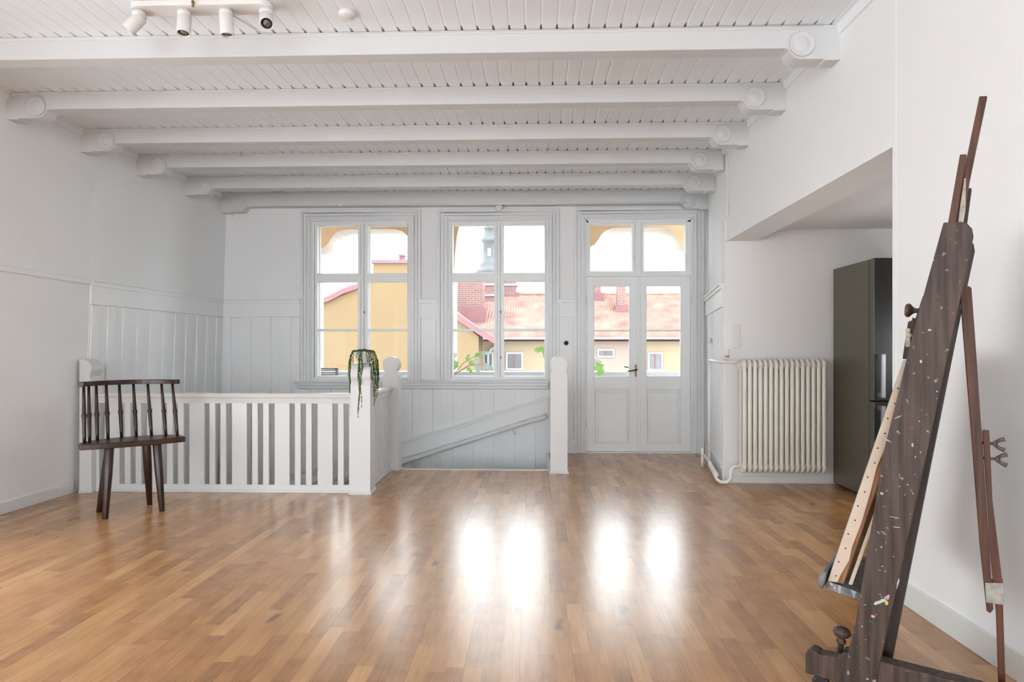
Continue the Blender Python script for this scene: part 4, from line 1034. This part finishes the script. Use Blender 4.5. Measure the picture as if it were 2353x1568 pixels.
# fig plants on the balcony
def fig_leaf(b, p, d, up, s, m=0):
    d = Vector(d).normalized(); u = Vector(up).normalized(); sd = d.cross(u).normalized(); u = sd.cross(d)
    out = [(0, 0), (.18, .10), (.30, .34), (.46, .46), (.50, .26), (.62, .22), (.80, .30), (1.0, .14), (1.08, 0)]
    vs = []; p = Vector(p)
    for t_, w_ in out: vs.append(p + d * t_ * s - u * (t_ * t_ * .18 * s))
    n_ = len(vs)
    for sg in (-1, 1):
        for t_, w_ in out: vs.append(p + d * t_ * s + sd * sg * w_ * s - u * (t_ * t_ * .18 * s + w_ * w_ * .5 * s))
    fs = []
    for i in range(n_ - 1):
        fs += [(i, i + 1, n_ + i + 1, n_ + i), (i, 2 * n_ + i, 2 * n_ + i + 1, i + 1)]
    b.add([v for v in vs] , fs, m, True)
def fig(loc, branches, label, pot_r=0.16):
    t = thing('potted_fig', label, 'plant', loc)
    MB().lathe([(pot_r * .75, 0), (pot_r, .30), (pot_r * 1.05, .32), (pot_r * .9, .32), (pot_r * .9, .28), (0.0001, .28)], 20).build('pot', M['parapet'], t)
    st = MB(); fo_ = MB()
    for path, leaves in branches:
        st.tube(path, [0.010 - 0.006 * i / max(1, len(path) - 1) for i in range(len(path))], 6)
        for (p, d, s, m) in leaves: fig_leaf(fo_, p, d, (0.0, -0.75, 0.65), s, m)
    st.build('stems', M['stem'], t); fo_.build('leaves', [M['leaf'], M['leaf_grey']], t)
    return t
fig((-1.15, 8.2, -0.08), [
    ([(0, 0, .28), (.05, 0, .7), (.14, -.02, .93), (.26, -.03, 1.08), (.42, -.04, 1.17), (.50, -.04, 1.22)],
     [((.14, 0, .98), (-.1, 0, .9), .12, 1), ((.20, 0, 1.03), (-.5, -.2, .6), .13, 0), ((.30, -.03, 1.10), (.3, -.2, .9), .09, 0), ((.40, -.03, 1.16), (.8, -.2, .7), .11, 0), ((.48, -.04, 1.20), (1, -.1, .2), .12, 1), ((.42, -.04, 1.16), (.2, -.3, -.8), .10, 1), ((.32, -.03, 1.10), (.9, -.2, -.2), .10, 0)]),
    ([(.14, -.02, .93), (.34, -.05, 1.05), (.50, -.05, 1.06), (.56, -.05, 1.05)], [((.50, -.05, 1.06), (.9, -.2, -.25), .15, 1), ((.42, -.05, 1.06), (.4, -.3, -.7), .11, 1), ((.30, -.04, 1.02), (.7, -.2, -.4), .09, 0)]),
    ([(.05, 0, .6), (.18, -.04, .88), (.28, -.05, .90)], [((.20, -.04, .89), (1, -.2, -.25), .16, 1), ((.14, -.03, .86), (.9, -.2, -.5), .13, 1)]),
    ([(.05, 0, .7), (.03, 0, 1.0), (.10, 0, 1.12)], [((.08, 0, 1.10), (.5, -.2, .7), .13, 1), ((.03, 0, 1.02), (1, -.2, .1), .13, 0)]),
], 'fig plant with grey-green leaves at the lower left of the middle window')
fig((0.48, 8.25, -0.08), [
    ([(0, 0, .28), (-.02, 0, .8), (-.12, 0, 1.15), (-.27, 0, 1.27)], [((-.28, 0, 1.27), (-1, -.3, -.05), .16, 0), ((-.24, 0, 1.29), (-.2, -.3, .9), .14, 0), ((-.27, 0, 1.25), (-.6, -.3, -.9), .11, 1)]),
    ([(0, 0, .28), (.05, 0, .75), (.18, 0, 1.08), (.30, 0, 1.10), (.40, 0, 1.08)], [((.36, 0, 1.10), (.5, -.2, -1), .20, 0), ((.33, 0, 1.09), (-.5, -.3, -.7), .13, 0), ((.30, 0, 1.10), (1, -.2, .1), .12, 1)]),
], 'fig plant behind the pier whose bright green leaves reach into window and door')

# ------------------------------------------------------------------ the houses across the courtyard
GZ = -8.0
b = MB(); b.box(-40, 40, 12, 95, GZ - 0.2, GZ); struct(b.build('ground', M['ground']), 'courtyard ground between the houses', 'ground')
hg_ = thing('yellow_house', 'yellow rendered house gable with red roof verges filling the left window', 'building', (-4.6, 22, GZ))
def hpart(mb, name, mat, par, base, bevel=0):
    o = mb.build(name, mat, par, bevel=bevel); o.location = (-base[0], -base[1], -base[2]) ; return o
HB = (-4.6, 22, GZ)
gw = [(-7.45, GZ), (-7.45, 2.78), (-6.12, 3.36), (-5.60, 3.62), (-5.56, 4.24), (-4.30, 4.24), (-4.25, 3.62), (-2.62, 2.28), (-1.86, 1.68), (-1.86, GZ)]
hpart(MB().prism(gw, 'y', 22, 24.0), 'gable_wall', M['yellow'], hg_, HB)
vg = [(-7.52, 2.72), (-7.48, 2.98), (-7.0, 3.16), (-6.6, 3.36), (-6.12, 3.52), (-5.58, 3.86)]
def strip(pts, th, y0, y1):
    mb = MB(); return mb.prism(pts + [(p[0], p[1] - th) for p in reversed(pts)], 'y', y0, y1)
hpart(strip([(-7.48, 2.98), (-7.1, 3.10), (-6.6, 3.36), (-6.12, 3.52), (-5.62, 3.90)], 0.19, 21.85, 24.0), 'verge', M['verge'], hg_, HB)
hpart(strip([(-4.22, 3.84), (-2.62, 2.50), (-2.1, 2.14), (-1.86, 1.98), (-1.20, 1.60)], 0.24, 21.85, 24.0), 'verge', M['verge'], hg_, HB)
hpart(MB().box(-5.62, -4.2, 21.9, 24, 4.24, 4.36), 'parapet_edge', M['purple'], hg_, HB)
hpart(MB().box(-4.76, -4.58, 22.5, 22.75, 4.3, 4.60).box(-4.78, -4.56, 22.48, 22.77, 4.57, 4.62), 'chimney', M['verge'], hg_, HB)
# long house with tiled roof
lb = (2.0, 25, GZ)
lh = thing('long_house', 'long low house with a red clay tile roof and pink and yellow walls', 'building', lb)
hpart(MB().box(-1.95, 2.42, 25.2, 31, GZ, 1.80), 'wall', M['pale_yellow'], lh, lb)
hpart(MB().box(2.42, 4.3, 25.18, 31, GZ, 1.80), 'wall', M['pink'], lh, lb)
hpart(MB().box(4.3, 12, 25.2, 31, GZ, 1.80), 'wall', M['pale_yellow'], lh, lb)
rf = MB(); NX, NR = 850, 26
xa, xb, ya, yb_, za, zb_ = -4.2, 10.0, 24.75, 29.0, 1.62, 3.74
vs = []; fs = []; rr2 = random.Random(5)
for r in range(NR):
    jit = rr2.uniform(-.02, .02)
    for e in (0, 1):
        t_ = (r + e) / NR
        for i in range(NX + 1):
            xx = xa + (xb - xa) * i / NX
            wv = 0.022 * math.sin(2 * math.pi * (xx + jit) / 0.115)
            vs.append((xx, ya + (yb_ - ya) * t_, za + (zb_ - za) * t_ + wv + (0.055 if e == 0 else 0.0)))
    o_ = len(vs) - 2 * (NX + 1)
    for i in range(NX): fs.append((o_ + i, o_ + i + 1, o_ + NX + 2 + i, o_ + NX + 1 + i))
    if r:
        for i in range(NX): fs.append((o_ - NX - 1 + i, o_ - NX + i, o_ + i + 1, o_ + i))
rf.add(vs, fs, 0, True)
ro = hpart(rf, 'tile_roof', M['tile'], lh, lb)
hpart(MB().tube([(-4.2, 29.0, 3.78), (10, 29.0, 3.78)], 0.10, 10), 'ridge', M['tile'], lh, lb)
hpart(MB().prism([(-1.95, 1.62), (10, 1.62), (10, 1.69), (-1.95, 1.69)], 'y', 24.62, 25.2), 'eaves_gutter', M['white_out'], lh, lb)
hpart(MB().prism([(24.8, 1.55), (33, 1.55), (29, 3.60)], 'x', -1.9, 11.9), 'roof_body', M['verge'], lh, lb)
hpart(MB().prism([(29.0, 3.70), (34, 1.5), (34, 1.4), (29.0, 3.5)], 'x', -4.2, 10), 'rear_slope', M['tile'], lh, lb)
def far_window(x0, x1, z0, z1, y=25.2, mull=True):
    f = MB(); w = 0.07
    ring(f, x0 - w, x1 + w, z0 - w, z1 + w, w, y - 0.06, y + 0.02)
    fo_ = hpart(f, 'window', M['white_out'], lh, lb)
    MB().box(x0, x1, y - 0.03, y, z0, z1).build('pane', M['win_dark'], fo_)
    if mull: MB().box((x0 + x1) / 2 - 0.025, (x0 + x1) / 2 + 0.025, y - 0.05, y, z0, z1).build('glazing_bar', M['verge'], fo_)
far_window(-0.97, -0.42, 0.48, 1.05); far_window(-1.95 + .08, -1.60, 0.48, 1.05)
far_window(2.66, 3.20, 0.98, 1.18, 25.18); far_window(4.66, 5.12, 0.46, 1.05)
hpart(MB().tube([(-1.15, 24.7, 1.62), (-1.25, 24.95, 1.45), (-1.62, 25.05, 1.25), (-1.75, 25.1, 1.0), (-1.75, 25.1, GZ)], 0.05, 8), 'downpipe', M['white_out'], lh, lb)
# chimneys on the roof
def chimney(x0, x1, y0, y1, z0, z1, label, base=None, cap=False):
    t = thing('chimney_stack', label, 'chimney', ((x0 + x1) / 2, (y0 + y1) / 2, z0))
    w_, d_ = (x1 - x0) / 2, (y1 - y0) / 2
    MB().box(-w_, w_, -d_, d_, 0, z1 - z0).build('brickwork', M['brick'], t)
    if base: MB().box(-w_ - .1, w_ + .1, -d_ - .12, d_ + .1, -0.3, base).build('flashing', M['verge'], t)
    if cap: MB().box(-w_ - .06, w_ + .06, -d_ - .06, d_ + .06, z1 - z0 - .3, z1 - z0 - .22).box(-w_ - .06, w_ + .06, -d_ - .06, d_ + .06, 0.28, 0.36).build('band', M['white_out'], t)
chimney(-3.10, -2.02, 26.2, 27.2, 2.55, 4.17, 'broad brick chimney stack at the left of the tiled roof', 0.42)
chimney(-2.20, -1.55, 28.2, 28.9, 3.35, 4.40, 'brick chimney with white bands behind the broad stack', None, True)
chimney(-1.50, -0.72, 28.8, 29.5, 3.4, 4.45, 'brick chimney on the ridge seen across the middle window mullion', 0.35, True)
chimney(2.72, 3.10, 28.4, 28.9, 3.30, 4.45, 'left brick chimney seen through the door, on the ridge', 0.45)
chimney(3.68, 4.02, 27.2, 27.7, 2.75, 4.35, 'right brick chimney seen through the door, below the ridge', 0.35)
# church tower
tt = thing('church_tower', 'pale grey baroque church tower in the haze beyond the roofs', 'church tower', (-5.35, 80, 0))
def octa(mb, prof): return mb.lathe(prof, 16)
MB().lathe([(2.6, -8), (2.6, 8.9), (2.2, 9.6), (2.05, 10.6), (1.95, 11.0)], 16).build('base', M['tower'], tt)
MB().lathe([(1.95, 11.0), (1.5, 11.6), (1.25, 11.9), (1.25, 12.2), (1.0, 12.4), (0.86, 13.0), (0.84, 14.9), (1.08, 15.1), (1.08, 15.35), (0.92, 15.5), (0.70, 16.0), (0.62, 16.6), (0.80, 16.7), (0.80, 16.8), (0.50, 17.1), (0.40, 17.8), (0.28, 18.6), (0.12, 20.5), (0.0001, 22)], 16).build('lantern', M['tower'], tt)
MB().box(-0.22, 0.22, -0.92, -0.6, 13.1, 14.1).build('belfry_opening', M['white_out'], tt)
MB().lathe([(1.2, 11.1), (1.3, 11.25), (1.2, 11.4)], 16).build('dome_moulding', M['white_out'], tt)
# distant tree
t = thing('distant_tree', 'pale green tree top behind the yellow gable', 'tree', (-19.9, 60, GZ))
MB().tube([(0, 0, 0), (0, 0, 11)], 0.4, 8).build('trunk', M['stem'], t)
b = MB(); rt_ = random.Random(2)
for k in range(60):
    a, r = rt_.uniform(0, 6.28), rt_.uniform(0, 1.3); b.ball((r * math.cos(a) * 1.3, r * math.sin(a), 11.5 + rt_.uniform(-1.6, 2.2) * (1.3 - r * .5)), rt_.uniform(.35, .7), 6)
b.build('crown', M['tree'], t)
